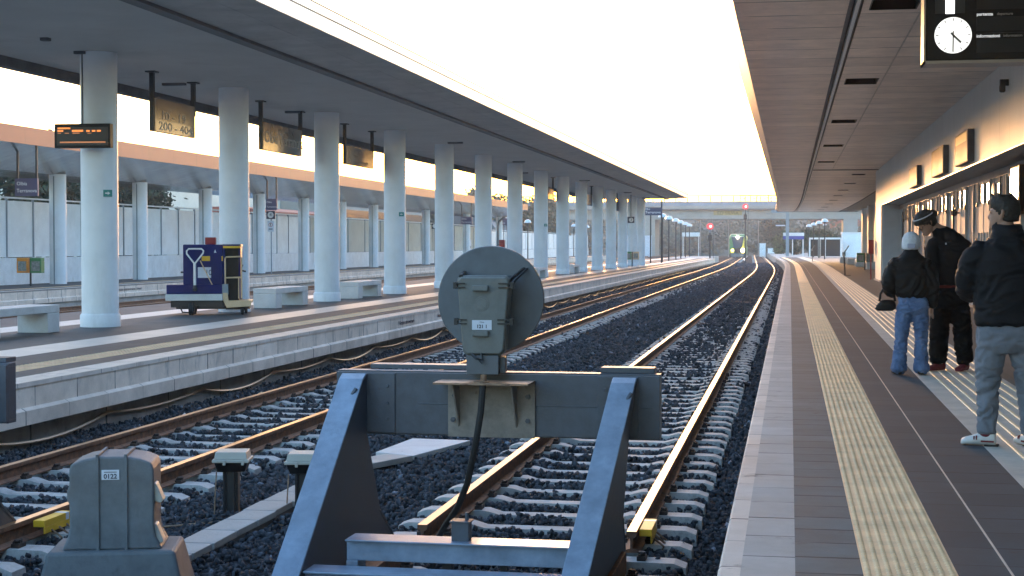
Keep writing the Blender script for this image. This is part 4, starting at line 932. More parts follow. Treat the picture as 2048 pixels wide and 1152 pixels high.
while y < 61:
    # a white framed door with transom and panels, then grey-blue shutters with a glass or white slit
    d = MB(); W = 2.05
    for a in (0, W/2-.03, W-.06): d.box(4.13,4.26,y+a,y+a+.06,.05,2.84)
    d.box(4.15,4.26,y+.06,y+W-.06,2.78,2.84).box(4.15,4.26,y+.06,y+W-.06,2.30,2.36)
    fr = d.build('door', M['doorwhite'], bl, bev=.004)
    MB().box(4.17,4.19,y+.06,y+W-.06,2.36,2.78).build('transom_glass', M['glass'], fr)
    MB().box(4.14,4.18,y+.06,y+W-.06,1.72,2.30).build('sign_panel', M['doorwhite'], fr)
    a = MB(); b = MB(); c = MB()
    for s in (0,1):
        u0 = y+.06+s*(W/2-.03); u1 = u0+W/2-.09
        a.box(4.17,4.20,u0,u1,.95,1.72); b.box(4.15,4.19,u0,u1,.05,.95)
        c.box(4.14,4.17,(u0+u1)/2-.02,(u0+u1)/2+.02,.05,1.72)
    a.build('blind', M['doorbrown'] if k % 2 else M['doorwhite'], fr); b.build('lower_panel', M['doorwhite'], fr, bev=.004); c.build('mullion', M['doorwhite'], fr)
    h = MB()
    for z in (.5,1.3,1.5,2.3): h.box(4.10,4.13,y-.03,y+.02,z,z+.10).box(4.10,4.13,y+W-.02,y+W+.03,z,z+.10)
    h.build('hinge', M['blackp'], fr)
    s = MB(); s.box(4.19,4.26,y+W+.12,y+W+1.02,.05,2.84).box(4.19,4.26,y+W+1.32,y+W+2.42,.05,2.84)
    for q in (W+.35,W+.6,W+.85,W+1.6,W+1.85,W+2.1): s.box(4.18,4.19,y+q,y+q+.012,.05,2.84)
    sh = s.build('shutter', M['doorblue'], bl, bev=.003)
    MB().box(4.15,4.18,y+W+1.06,y+W+1.28,1.75,2.70).build('side_light', M['glass'] if k % 2 else M['doorwhite'], sh)
    y += 4.55; k += 1
# wall-mounted hanging boards, wall camera, mirror and posters
M['boardface'] = mat('dull_board_face', (.06,.052,.05), .5, var=.12, vs=1.5, spec=.3)
def board(y0, y1, z0, z1, m, lb):
    o = thing('wall_board', lb, 'sign', (3.42,(y0+y1)/2,(z0+z1)/2), 0, 'dark boards mounted on the cream upper wall')
    h = (y1-y0)/2; v = (z1-z0)/2
    MB().box(-.05,.076,-h,h,-v,v).build('case', M['groove'], o, bev=.006); MB().box(-.056,-.05,-h+.03,h-.03,-v+.03,v-.03).build('face', m, o)
    return o
o = board(31.1,33.45,3.07,3.70,M['boardface'],'wall board with yellowish top, nearest of three on the cream wall'); MB().box(-.058,-.056,-1.0,1.0,.10,.27).build('header', mat('olive_header',(.30,.25,.08),.4,var=0), o)
board(36.0,38.85,3.07,3.70,M['boardface'],'taupe wall board, middle of three on the cream wall')
board(43.3,46.1,3.07,3.62,M['boardface'],'taupe wall board, farthest of three on the cream wall')
t = thing('wall_camera', 'tiny dark camera on the cream wall below the departure board', 'camera', (3.42,26.4,4.1)); MB().box(-.06,.076,-.04,.04,-.05,.05).build('bracket', M['black'], t); MB().lathe([(.03,-.16),(.05,-.14),(.05,-.05)],(-.02,0,0),10).build('lens_barrel', M['black'], t)
t = thing('round_mirror', 'dark round mirror sticking out from the door wall above the man', 'mirror', (3.98,32.0,2.40)); MB().lathe([(.27,-.02),(.30,0),(.27,.02)],(0,0,0),24,'X').build('disc', M['black'], t, smooth=True); MB().box(.02,.20,-.03,.03,-.03,.03).build('bracket', M['black'], t)
t = thing('poster_case', 'red and white poster in a dark case at the right picture edge', 'poster', (4.0,27.6,2.45)); MB().box(0,.16,-.42,.42,-.42,.42).build('case', M['blackp'], t); MB().box(-.004,0,-.36,.36,-.36,.36).build('print', M['label'], t); MB().box(-.007,-.004,-.36,.36,.12,.36).build('red_field', mat('poster_red',(.45,.12,.10),.5,var=0), t)
t = thing('reflecting_window', 'dark window with a reflecting glass pane on the door wall above the man', 'display case', (4.02,29.4,2.45)); MB().box(0,.14,-.55,.55,-.44,.44).build('case', M['blackp'], t); MB().box(-.012,0,-.46,.46,-.36,.40).build('pane', M['glass'], t)  # unlit window glass, bright only by what it reflects
t = thing('wall_sensor', 'small dark globe on a bracket between the doors behind the couple', 'sensor', (4.02,40.0,2.25)); MB().lathe([(.02,-.09),(.08,-.04),(.08,.04),(.02,.09)],(0,0,0),14).build('globe', M['black'], t, smooth=True); MB().box(.06,.17,-.02,.02,-.02,.02).build('bracket', M['black'], t)
# set-back building with pilasters
b2 = thing('far_building', 'set-back station wall with tall pilasters beyond the building end', 'building', (0,0,0))
mb = MB(); mb.box(6.5,7.0,66.2,142,0,ZC+.05); mb.build('wall', M['rwall'], b2)
for y in (74,84,94,104,114,124,134):
    MB().box(6.0,6.5,y,y+1.6,0,ZC+.055).build('pilaster', M['rwall'], b2); MB().box(6.3,6.5,y+2.4,y+4.4,.4,4.0).build('window', M['doorbrown'], b2)
for i,(y,x) in enumerate(((96.3,4.78),(108,4.66),(119,4.50),(129,4.30))):
    dup(bn,(x,y,0),'white concrete bench at the far right, %s of four behind the red fire box' % ORD[i])

# ------------------------------------------------------------------ departure board with clock
t = thing('departure_board', 'black hanging departure board with lit white clock and number one, top right', 'departure board', (1.22,15.0,3.14))
MB().box(.02,2.05,0,.30,.03,1.30).build('case', M['blackp'], t, bev=.01)
MB().box(0,.018,-.02,.32,0,1.30).box(0,2.07,-.02,.32,0,.028).build('metal_edge', mat('brushed_edge',(.45,.43,.40),.3,.9,var=.05), t)
MB().box(.035,2.05,-.010,0,.04,1.28).build('front_glass', M['screen'], t)
MB().box(.10,.37,-.014,-.010,.465,.86).build('number_field', mat('number_field',(.05,.05,.05),.4,var=0), t)
text('1', .62, (.235,-.018,.66), '-Y', M['num_lit'], t, 'platform_number', 'CENTER', .95, .002, .012)
ck = MB().lathe([(.163,-.02),(.168,-.012),(.168,-.010)],(.265,0,.262),48,'Y').build('clock', M['clockface'], t)
b = MB(); cx, cz = .265,.262
tk = mat('clock_tick_grey',(.25,.24,.22),.6,var=0)
for i in range(60):
    a = i*math.pi/30; r0 = .132 if i % 5 == 0 else .150; w = .0048 if i % 5 == 0 else .0016
    ca, sa = math.sin(a), math.cos(a); P = []
    for r, s in ((r0,-1),(r0,1),(.157,1),(.157,-1)): P.append((cx+ca*r+sa*w*s, cz+sa*r-ca*w*s))
    b.prism(P,-.0225,-.021,'Y')
b.build('ticks', tk, ck)
def hand(ang, ln, back, w, name):
    ca, sa = math.sin(ang), math.cos(ang)
    P = [(cx+ca*r+sa*w*s, cz+sa*r-ca*w*s) for r,s in ((-back,-1),(-back,1),(ln,1),(ln,-1))]
    MB().prism(P,-.027,-.024,'Y').build(name, tk, ck)
hand(R(135),.100,.030,.010,'hour_hand'); hand(R(180.5),.15,.038,.0065,'minute_hand')
text('partenza', .040, (.475,-.013,.450), '-Y', M['boardtext'], t, 'lettering','LEFT',1.05,.001,.0012); text('departure', .036, (.655,-.013,.450), '-Y', M['taupetext'], t)
text('informazioni', .040, (.475,-.013,.248), '-Y', M['boardtext'], t, 'lettering','LEFT',1.05,.001,.0012); text('information', .036, (.715,-.013,.248), '-Y', M['taupetext'], t)
MB().box(.475,.90,-.013,-.011,.275,.277).build('rule', M['groove'], t)
for z in (.10,.30,.50,.72): MB().box(.475,2.0,-.012,-.010,z-.005,z+.125).build('text_field', M['screen2'], t)
for x in (.3,1.8): MB().box(x,x+.05,.12,.18,1.30,1.36).build('hanger', M['black'], t)
# ================================================================== PEOPLE
SKIN = mat('skin_tan', (.36,.205,.145), .55, var=.08, vs=12)
def rem(name, mb, vox, m, parent, smooth=6, wr=0., wsc=9., wst=(1,1,1), seed=0., keep=True):
    """union the lofts into one continuous surface, smooth it, add cloth folds"""
    ob = mb.build('tmp', m); me = ob.data
    r = ob.modifiers.new('r','REMESH'); r.mode = 'VOXEL'; r.voxel_size = vox; r.use_smooth_shade = True
    s = ob.modifiers.new('s','SMOOTH'); s.factor = .5; s.iterations = smooth
    dg = bpy.context.evaluated_depsgraph_get(); dg.update()
    out = bpy.data.meshes.new_from_object(ob.evaluated_get(dg)); bpy.data.objects.remove(ob)
    if wr:
        out.update(); N = [v.normal.copy() for v in out.vertices]
        for v, nn in zip(out.vertices, N):
            c = v.co; p = Vector((c.x*wsc*wst[0]+seed, c.y*wsc*wst[1], c.z*wsc*wst[2]))
            q = p+Vector((2*mnoise.noise(p*.5),0,2*mnoise.noise(p*.5+Vector((9,1,4)))))
            f = 1-abs(mnoise.noise(q))*2
            v.co = c + nn*wr*(f-.4)
    out.materials.clear(); out.materials.append(m)
    out.polygons.foreach_set('use_smooth', [True]*len(out.polygons)); out.update(); out.name = name
    o = bpy.data.objects.new(name, out); COL.objects.link(o); o.parent = parent; return o
def loft(mb, rings, n=20, yaw=0.):
    """rings: (cx,cy,cz, half width, half depth[, pitch])"""
    vs = []; c, s = math.cos(yaw), math.sin(yaw)
    for r in rings:
        cx,cy,cz,w,d = r[:5]; p = r[5] if len(r) > 5 else 0
        for k in range(n):
            a = 2*math.pi*k/n; u = w*math.copysign(abs(math.cos(a))**.85, math.cos(a)); v = d*math.copysign(abs(math.sin(a))**.85, math.sin(a))
            vs.append((cx+u*c-v*s, cy+u*s+v*c, cz+p*v))
    fs = [(i*n+k,i*n+(k+1)%n,(i+1)*n+(k+1)%n,(i+1)*n+k) for i in range(len(rings)-1) for k in range(n)]
    fs += [tuple(range(n-1,-1,-1)), tuple((len(rings)-1)*n+k for k in range(n))]
    mb.add(vs, fs); return mb
def limb(mb, pts, rad, n=14):
    P = [Vector(p) for p in pts]
    a = P[0]-(P[1]-P[0]).normalized()*rad[0]*.55; z = P[-1]+(P[-1]-P[-2]).normalized()*rad[-1]*.55
    # resample smoothly
    Q = []; Rr = []
    for i in range(len(P)-1):
        p0 = P[max(i-1,0)]; p1 = P[i]; p2 = P[i+1]; p3 = P[min(i+2,len(P)-1)]
        for k in range(4):
            t = k/4; Q.append(.5*((2*p1)+(p2-p0)*t+(2*p0-5*p1+4*p2-p3)*t*t+(3*p1-p0-3*p2+p3)*t**3)); Rr.append(rad[i]+(rad[i+1]-rad[i])*t)
    Q.append(P[-1]); Rr.append(rad[-1])
    mb.tube([a]+Q+[z], [rad[0]*.5]+Rr+[rad[-1]*.5], n); return mb
def hand(mb, wrist, d, side, curl=.5, s=1.):
    """palm plus five separate fingers; d = pointing direction, side = towards the thumb"""
    w = Vector(wrist); d = Vector(d).normalized(); u = Vector(side); u = (u-d*u.dot(d)).normalized(); nrm = d.cross(u)
    o = len(mb.v)
    mb.tube([w-d*.02*s, w+d*.02*s, w+d*.06*s, w+d*.09*s],[(.024*s,.022*s),(.034*s,.020*s),(.042*s,.018*s),(.036*s,.013*s)],12)
    for k,(off,ln) in enumerate(((.033,.068),(.011,.078),(-.011,.073),(-.032,.058))):
        b = w+d*.082*s+u*off*s; p = [b]; dd = d.copy()
        for j in range(3):
            dd = (dd+nrm*curl*(.35+.15*j)).normalized(); p.append(p[-1]+dd*ln*s*(.42,.33,.25)[j])
        mb.tube(p,[.0092*s,.0088*s,.008*s,.0062*s],8)
    b = w+d*.03*s+u*.030*s; p = [b,b+(d*.55+u*.8).normalized()*.035*s,b+(d*.55+u*.8).normalized()*.035*s+(d*.9+u*.25+nrm*curl*.4).normalized()*.032*s,b+(d*.5+u*.75).normalized()*.035*s+(d*.95+u*.15+nrm*curl*.5).normalized()*.055*s]
    mb.tube(p,[.012*s,.011*s,.010*s,.007*s],8)
def head(mb, c, fdir, tilt=0., s=1.):
    """skull, jaw, nose, ears, brow facing fdir (horizontal), tilt>0 looks down; added in place"""
    f = Vector((fdir[0],fdir[1],0)).normalized(); r = Vector((f.y,-f.x,0)); up = Vector((0,0,1))
    if tilt: f, up = (f*math.cos(tilt)-up*math.sin(tilt)), (up*math.cos(tilt)+f*math.sin(tilt))
    c = Vector(c)
    def P(x,y,z): return c+(r*x+f*y+up*z)*s
    st = len(mb.v); n = 20
    rings = [(-.118,.052,.030,.035),(-.105,.052,.048,.052),(-.075,.030,.062,.076),(-.04,.012,.071,.090),(0,.0,.076,.097),(.04,-.006,.077,.099),(.075,-.010,.069,.090),(.10,-.012,.050,.066),(.116,-.012,.022,.030)]
    vs = []
    for z,y,w,d in rings:
        for k in range(n):
            a = 2*math.pi*k/n; vs.append(P(w*math.cos(a), y+d*math.sin(a), z))
    fs = [(i*n+k,i*n+(k+1)%n,(i+1)*n+(k+1)%n,(i+1)*n+k) for i in range(len(rings)-1) for k in range(n)]+[tuple(range(n-1,-1,-1)),tuple((len(rings)-1)*n+k for k in range(n))]
    mb.add(vs, fs)
    mb.tube([P(0,.090,.012),P(0,.108,-.022),P(0,.100,-.034)],[.010*s,.016*s,.012*s],8)          # nose
    mb.tube([P(-.030,.092,-.068),P(0,.100,-.066),P(.030,.092,-.068)],[.006*s,.010*s,.006*s],8)   # mouth
    mb.tube([P(-.055,.078,.022),P(0,.094,.020),P(.055,.078,.022)],[.010*s,.012*s,.010*s],8)      # brow
    mb.tube([P(-.03,.068,-.108),P(0,.082,-.110),P(.03,.068,-.108)],[.016*s,.020*s,.016*s],8)     # chin
    for q in (-1,1):
        mb.tube([P(q*.074,-.004,-.028),P(q*.086,-.012,-.002),P(q*.088,-.016,.020),P(q*.076,-.006,.034)],[.008*s,.011*s,.012*s,.008*s],8)
    return P
def hair_cap(mb, P, s, kind):
    n = 22; vs = []
    if kind == 'short':    rings = [(-.055,-.045,.070,.060),(-.02,-.030,.080,.082),(.02,-.022,.086,.098),(.06,-.012,.087,.108),(.095,-.004,.080,.104),(.125,.004,.062,.085),(.142,.006,.032,.045)]
    else:                  rings = [(-.06,-.045,.074,.060),(-.02,-.035,.086,.085),(.025,-.015,.094,.110),(.065,-.005,.097,.118),(.105,0,.088,.108),(.135,.002,.065,.08),(.15,0,.03,.04)]
    for z,y,w,d in rings:
        for k in range(n):
            a = 2*math.pi*k/n; vs.append(P(w*math.cos(a), y+d*math.sin(a), z))
    mb.add(vs,[(i*n+k,i*n+(k+1)%n,(i+1)*n+(k+1)%n,(i+1)*n+k) for i in range(len(rings)-1) for k in range(n)]+[tuple(range(n-1,-1,-1)),tuple((len(rings)-1)*n+k for k in range(n))])
HAIR = mat('dark_hair', (.022,.016,.012), .6, var=.3, vs=60)
def shoe(mb, c, d, L=.27, w=.048, h=.09):
    d = Vector((d[0],d[1],0)).normalized(); r = Vector((d.y,-d.x,0)); c = Vector(c); n = 14; vs = []
    rings = [(-.09,.028,.085),(-.075,.038,.10),(-.02,.040,.10),(.05,.045,.078),(.10,.050,.062),(.15,.047,.052),(.175,.032,.042),(.185,.012,.03)]
    k0 = L/.275
    for y,w0,h0 in rings:
        for k in range(n):
            a = 2*math.pi*k/n; z = max(0.004, h0*.5+h0*.5*math.sin(a)); vs.append(c+d*(y*k0)+r*(w0*math.cos(a)*w/.048)+Vector((0,0,z*h/.09)))
    mb.add(vs,[(i*n+k,i*n+(k+1)%n,(i+1)*n+(k+1)%n,(i+1)*n+k) for i in range(len(rings)-1) for k in range(n)]+[tuple(range(n-1,-1,-1)),tuple((len(rings)-1)*n+k for k in range(n))])

# ------------------------------------------------------------------ man with arms folded, back to the camera, looking left
p = thing('person', 'man with dark padded jacket, grey joggers and white trainers standing at right, looking left', 'person', (1.545,11.60,0))
b = MB(); hp = head(b,(-.03,.03,1.672),(-.93,.36),.02,.98)
limb(b,[(0,-.01,1.42),(-.012,.0,1.50),(-.022,.02,1.60)],[.075,.064,.060])
loft(b,[(0,0,.90,.15,.10),(0,0,1.1,.155,.10),(0,0,1.3,.18,.10),(0,0,1.43,.13,.08),(0,0,1.48,.06,.06)])
limb(b,[(-.19,0,1.40),(-.29,.06,1.17),(-.12,.25,1.10)],[.05,.042,.034]); limb(b,[(.19,0,1.40),(.30,.06,1.17),(.12,.25,1.14)],[.05,.042,.034])
hand(b,(-.12,.25,1.10),(.9,.2,.1),(0,.3,1),.5); hand(b,(.12,.25,1.14),(-.9,.2,-.1),(0,.3,1),.5)
for s,x in ((-1,-.14),(1,.15)): limb(b,[(s*.08,0,.88),(x*.9,.01,.48),(x,0,.08)],[.075,.05,.036])
rem('body', b, .0075, SKIN, p, 4)
b = MB(); hair_cap(b, hp, .98, 'short'); 
for i in range(16): a = RNG.uniform(0,6.28); limb(b,[hp(.05*math.cos(a),.01+.06*math.sin(a),.11),hp(.065*math.cos(a),.02+.08*math.sin(a),.135+RNG.uniform(0,.018))],[.016,.009],6)
rem('hair', b, .008, HAIR, p, 2, .006, 60)
b = MB(); limb(b,[hp(-.060,.035,-.060),hp(-.045,.062,-.093),hp(0,.080,-.108),hp(.045,.062,-.093),hp(.060,.035,-.060)],[.010,.013,.015,.013,.010],8); rem('beard', b, .007, HAIR, p, 2)
JK = mat('navy_black_padded_jacket', (.0055,.0065,.010), .7, var=.25, vs=6, bump=.1, bs=60, spec=.25)
b = MB(); loft(b,[(0,.0,.872,.225,.150),(0,0,.90,.232,.160),(0,0,1.05,.235,.16),(0,0,1.22,.24,.155),(0,-.005,1.36,.232,.145),(0,-.005,1.44,.19,.125),(0,-.005,1.50,.125,.105),(-.005,0,1.545,.105,.10),(-.01,.005,1.595,.102,.098)],24)
for s in (-1,1): limb(b,[(s*.17,0,1.41),(s*.235,.0,1.35),(s*.275,.04,1.20),(s*.245,.15,1.11),(s*.04,.26,1.13)],[.090,.092,.086,.078,.066])
rem('jacket', b, .012, JK, p, 5, .015, 7., (1,1,2.2), 3.)
JG = mat('grey_joggers', (.16,.175,.21), .9, var=.12, vs=9, bump=.08, bs=200)
b = MB(); loft(b,[(0,0,.90,.20,.13),(0,-.005,.82,.215,.145),(0,-.005,.73,.21,.145),(0,0,.68,.18,.12)],22)
limb(b,[(-.10,0,.78),(-.125,0,.60),(-.135,.01,.42),(-.135,.005,.20),(-.135,0,.10)],[.115,.098,.080,.070,.066]); limb(b,[(.10,0,.78),(.13,0,.60),(.15,.01,.42),(.165,.005,.20),(.165,0,.10)],[.115,.098,.080,.070,.066])
rem('joggers', b, .010, JG, p, 4, .017, 9., (1,1,1.7), 7.)
SH = mat('white_leather', (.66,.66,.66), .45, var=.04); RD = mat('dark_red_fabric', (.16,.012,.02), .7, var=.1)
for sx, c in ((-1,(-.145,.0,0)),(1,(.165,.02,0))):
    sd = (-.97,.22) if sx < 0 else (-.35,.94)
    b = MB(); shoe(b,(c[0]-.01,c[1],.0),sd,.245,.052,.105); so = rem('shoe', b, .007, SH, p, 2)
    b = MB(); limb(b,[(c[0],c[1],.075),(c[0],c[1],.125)],[.052,.050]); rem('red_collar', b, .008, RD, so, 1)
    d = Vector((*sd,0)).normalized(); r = Vector((d.y,-d.x,0)); C = Vector((c[0]-.01,c[1],0))
    m2 = MB()
    for q in (-1,1):
        for (u0,u1,z0,z1) in ((-.07,.02,.030,.042),(.045,.055,.045,.075),(.062,.072,.045,.070)): 
            w = .047; m2.hexa([tuple(C+d*u+r*q*(w+e)+Vector((0,0,z))) for z in (z0,z1) for u,e in ((u0,-.012),(u1,-.012),(u1,.003),(u0,.003))])
    m2.build('side_stripe', RD, so)
    m3 = MB(); m3.hexa([tuple(C+d*u+r*v+Vector((0,0,z))) for z in (0,.012) for u,v in ((-.10,-.045),(.0,-.05),(.0,.05),(-.10,.045))]); m3.build('sole', HAIR, so, bev=.004)

# ------------------------------------------------------------------ woman in a white beanie, back to the camera
p = thing('person', 'woman in white beanie, short dark jacket and flared blue jeans, back turned, with handbag', 'person', (1.33,17.80,0))
b = MB(); hp = head(b,(.0,.02,1.475),(.25,.97),-.10,.93)
limb(b,[(0,-.01,1.28),(0,.0,1.38)],[.055,.05])
loft(b,[(0,0,.80,.14,.09),(0,0,.95,.12,.08),(0,0,1.15,.14,.085),(0,0,1.27,.12,.07),(0,0,1.31,.05,.05)])
limb(b,[(-.15,0,1.25),(-.215,-.03,1.02),(-.20,.10,.90)],[.04,.034,.026]); limb(b,[(.16,0,1.25),(.215,-.03,1.0),(.225,.01,.76)],[.04,.034,.026])
hand(b,(-.20,.10,.90),(.1,.95,-.1),(.1,0,1),.8,.88); hand(b,(.228,.012,.765),(.05,.06,-1),(-.2,.9,0),.25,.92)
for x0,x1 in ((-.07,-.11),(.08,.105)): limb(b,[(x0,0,.80),(x1*.95,.01,.44),(x1,0,.07)],[.07,.046,.034])
rem('body', b, .0075, SKIN, p, 4)
BN = mat('white_knit_beanie', (.70,.71,.76), .9, var=.06, vs=30, bump=.3, bs=150)
b = MB(); n = 22; vs = []; rings = [(-.072,-.022,.090,.098),(-.045,-.02,.098,.108),(.0,-.012,.098,.110),(.05,-.008,.094,.104),(.095,-.012,.076,.085),(.125,-.015,.045,.05),(.135,-.015,.012,.014)]
for z,y,w,d in rings:
    for k in range(n): a = 6.28318*k/n; vs.append(hp(w*math.cos(a)/.93,y+d*math.sin(a)/.93,z))
b.add(vs,[(i*n+k,i*n+(k+1)%n,(i+1)*n+(k+1)%n,(i+1)*n+k) for i in range(len(rings)-1) for k in range(n)]+[tuple(range(n-1,-1,-1)),tuple((len(rings)-1)*n+k for k in range(n))])
be = rem('beanie', b, .009, BN, p, 3, .004, 26, (1,1,.4))
m2 = MB(); m2.box(-.05,.035,-.131,-.118,1.415,1.465); m2.build('beanie_label', mat('beanie_patch',(.42,.43,.55),.8,var=.1), be, bev=.004)
WJ = mat('brown_black_jacket', (.008,.0062,.0058), .65, spec=.25, var=.3, vs=7, bump=.1, bs=50)
b = MB(); loft(b,[(.02,0,.862,.145,.11),(.02,0,.885,.175,.13),(.01,0,1.0,.20,.135),(.0,0,1.14,.195,.13),(0,-.005,1.25,.185,.115),(0,-.005,1.32,.125,.09),(0,0,1.375,.075,.075),(0,0,1.395,.072,.072)],24)
limb(b,[(-.14,0,1.25),(-.20,-.01,1.17),(-.245,-.03,1.03),(-.235,.0,.955),(-.21,.10,.905)],[.082,.082,.075,.070,.050]); limb(b,[(.14,0,1.25),(.19,-.01,1.17),(.228,-.03,1.0),(.232,-.005,.88),(.23,.01,.775)],[.082,.084,.076,.066,.050])
rem('jacket', b, .011, WJ, p, 4, .018, 8., (1,1,1.4), 11.)
DN = mat('blue_denim', (.13,.20,.36), .8, var=.28, vs=7, bump=.1, bs=220, c2=(.055,.095,.20))
b = MB(); loft(b,[(.02,0,.89,.145,.095),(.02,-.01,.80,.170,.12),(.02,-.012,.73,.172,.125),(.02,0,.68,.14,.10)],22)
limb(b,[(-.055,0,.76),(-.085,0,.58),(-.10,.015,.40),(-.115,.005,.20),(-.125,0,.06)],[.098,.085,.066,.074,.086]); limb(b,[(.095,0,.76),(.11,0,.58),(.115,.015,.40),(.118,.005,.20),(.12,0,.06)],[.098,.085,.066,.074,.086])
rem('jeans', b, .009, DN, p, 3, .018, 10., (1,1,1.8), 2.)
for c in ((-.13,.02,0),(.12,.02,0)):
    b = MB(); shoe(b,c,(-.25 if c[0] < 0 else .15,.97),.24,.044,.08); rem('shoe', b, .008, HAIR, p, 2)
hb = thing('handbag', 'small black shoulder bag hanging from the arm of the woman in the beanie', 'handbag', (1.33-.245,17.82,0))
b = MB(); loft(b,[(-.03,0,.715,.085,.03),(-.03,0,.735,.115,.045),(-.02,0,.80,.10,.045),(-.01,0,.835,.075,.03)],18); rem('bag_body', b, .007, M['blackp'], hb, 3, .006, 14)
MB().tube([(-.095,0,.82),(-.085,0,.90),(-.03,0,1.0),(.02,0,1.01),(.06,0,.92),(.075,0,.82)],[.014,.013,.012,.012,.013,.014],8).build('strap', M['blackp'], hb, smooth=True)

# ------------------------------------------------------------------ tall man bending his head to her
p = thing('person', 'tall man in black with headband and red shoes, head bent down towards the woman', 'person', (1.80,18.45,0))
b = MB(); hp = head(b,(-.255,-.06,1.705),(-.90,-.42),.62,1.0)
limb(b,[(.02,.0,1.52),(-.07,-.02,1.60),(-.17,-.04,1.66)],[.075,.062,.058])
loft(b,[(.02,0,.95,.15,.10),(.02,0,1.15,.16,.105),(.01,0,1.38,.18,.105),(0,0,1.50,.13,.085),(0,0,1.55,.06,.06)])
limb(b,[(.17,.03,1.46),(.265,.02,1.18),(.222,-.05,.965)],[.05,.042,.032]); limb(b,[(-.17,-.03,1.47),(-.18,-.10,1.2),(-.25,-.18,1.02)],[.05,.042,.032])
hand(b,(.222,-.055,.955),(-.10,-.05,-1),(-.6,-.7,0),.35,1.1); hand(b,(-.25,-.18,1.02),(-.7,-.4,-.3),(0,-.2,1),.4,1.0)
for x0,x1 in ((-.05,-.09),(.10,.16)): limb(b,[(x0,0,.95),(x1*.95,.01,.5),(x1,0,.08)],[.08,.055,.038])
rem('body', b, .0075, SKIN, p, 4)
b = MB(); hair_cap(b, hp, 1., 'full'); limb(b,[hp(-.02,-.10,.05),hp(-.01,-.135,.03)],[.05,.042]); limb(b,[hp(-.05,.085,.07),hp(0,.11,.065),hp(.05,.085,.07)],[.026,.028,.026]); rem('hair', b, .009, HAIR, p, 2, .010, 40)
b = MB(); n = 26; vs = []
for z,k1 in ((.084,1.0),(.096,1.0)):
    for k in range(n): a = 6.28318*k/n; vs.append(hp(.099*math.cos(a), .0+.118*math.sin(a), z+.02*math.sin(a)))
b.add(vs,[(k,(k+1)%n,n+(k+1)%n,n+k) for k in range(n)]); hbnd = b.build('headband', M['label'], p, smooth=True, recalc=False)
sm = hbnd.modifiers.new('thick','SOLIDIFY'); sm.thickness = .006; sm.offset = 1
b = MB()
for q in (-1,1): b.tube([hp(q*.076,-.01,.012),hp(q*.070,.085,.012)],.003,5)
b.tube([hp(-.062,.098,.012),hp(-.055,.106,-.014),hp(-.018,.112,-.014),hp(0,.115,.006),hp(.018,.112,-.014),hp(.055,.106,-.014),hp(.062,.098,.012)],.003,5); b.build('spectacles', M['blackp'], p)
BJ = mat('black_sweatshirt', (.0045,.005,.0065), .85, spec=.2, var=.25, vs=6, bump=.1, bs=90)
b = MB(); loft(b,[(.03,0,.985,.17,.12),(.03,0,1.02,.205,.145),(.03,0,1.2,.215,.145),(.02,0,1.38,.225,.145),(.01,0,1.48,.205,.135),(-.01,0,1.545,.165,.122),(-.05,-.01,1.60,.14,.108),(-.10,-.022,1.645,.088,.085)],24)
limb(b,[(.15,.02,1.46),(.22,.02,1.36),(.285,.02,1.18),(.265,-.01,1.07),(.225,-.05,.975)],[.092,.095,.086,.076,.058]); limb(b,[(-.15,-.02,1.48),(-.185,-.06,1.36),(-.19,-.10,1.2),(-.22,-.15,1.08),(-.25,-.18,1.03)],[.09,.09,.08,.07,.055])
limb(b,[(.08,.07,1.54),(.0,.08,1.60),(-.09,.06,1.63)],[.055,.062,.050])
tp = rem('sweatshirt', b, .012, BJ, p, 6, .012, 7., (1,1,1.4), 5.)
MB().box(-.055,-.04,-.149,-.140,1.455,1.475).build('chest_mark', M['label'], tp)
b = MB(); loft(b,[(.03,0,.955,.178,.122),(.03,0,.99,.180,.125)],22); rem('shirt_hem', b, .010, mat('red_shirt',(.13,.010,.010),.8,var=.1), p, 2)
BT = mat('black_wide_trousers', (.004,.0042,.0052), .9, spec=.15, var=.3, vs=6)
b = MB(); loft(b,[(.03,0,.97,.168,.115),(.03,0,.85,.185,.13),(.03,0,.76,.18,.125),(.03,0,.70,.15,.10)],22)
limb(b,[(-.06,0,.80),(-.09,0,.58),(-.105,.0,.35),(-.11,0,.12)],[.115,.110,.102,.10]); limb(b,[(.11,0,.80),(.145,0,.58),(.165,0,.35),(.18,0,.12)],[.115,.110,.100,.095])
rem('trousers', b, .011, BT, p, 4, .018, 8., (1,1,1.6), 9.)
for c,d in (((-.11,-.01,0),(-.75,-.66)),((.175,-.01,0),(-.45,-.89))):
    b = MB(); shoe(b,c,d,.29,.052,.10); rem('shoe', b, .008, RD, p, 2)
# ================================================================== TRAIN
tx = lambda y: C2+bend2(y)
t = thing('train', 'green and yellow regional train with lit headlamps arriving on the middle track', 'train', (tx(250),250,RAIL), R(1.03))
def ring(y, w, z0, z1, c, k=1.):   # rounded body section
    return [(-w+c*.4,y,z0),(w-c*.4,y,z0),(w,y,z0+c*.5),(w,y,z1-c*1.6),(w*.94,y,z1-c*.7),(w*.72,y,z1),(-w*.72,y,z1),(-w*.94,y,z1-c*.7),(-w,y,z1-c*1.6),(-w,y,z0+c*.5)]
b = MB(); rs = [ring(0.10,.95,.55,1.5,.2),ring(.80,1.25,.40,3.25,.3),ring(1.3,1.36,.35,3.60,.4),ring(2.4,1.40,.32,3.78,.4),ring(22,1.40,.32,3.78,.4)]
vs = sum(rs,[]); n = 10
b.add(vs,[(j*n+i,j*n+(i+1)%n,(j+1)*n+(i+1)%n,(j+1)*n+i) for j in range(len(rs)-1) for i in range(n)]+[tuple(range(n-1,-1,-1)),tuple((len(rs)-1)*n+i for i in range(n))])
b.build('body', M['train_g'], t, smooth=True)
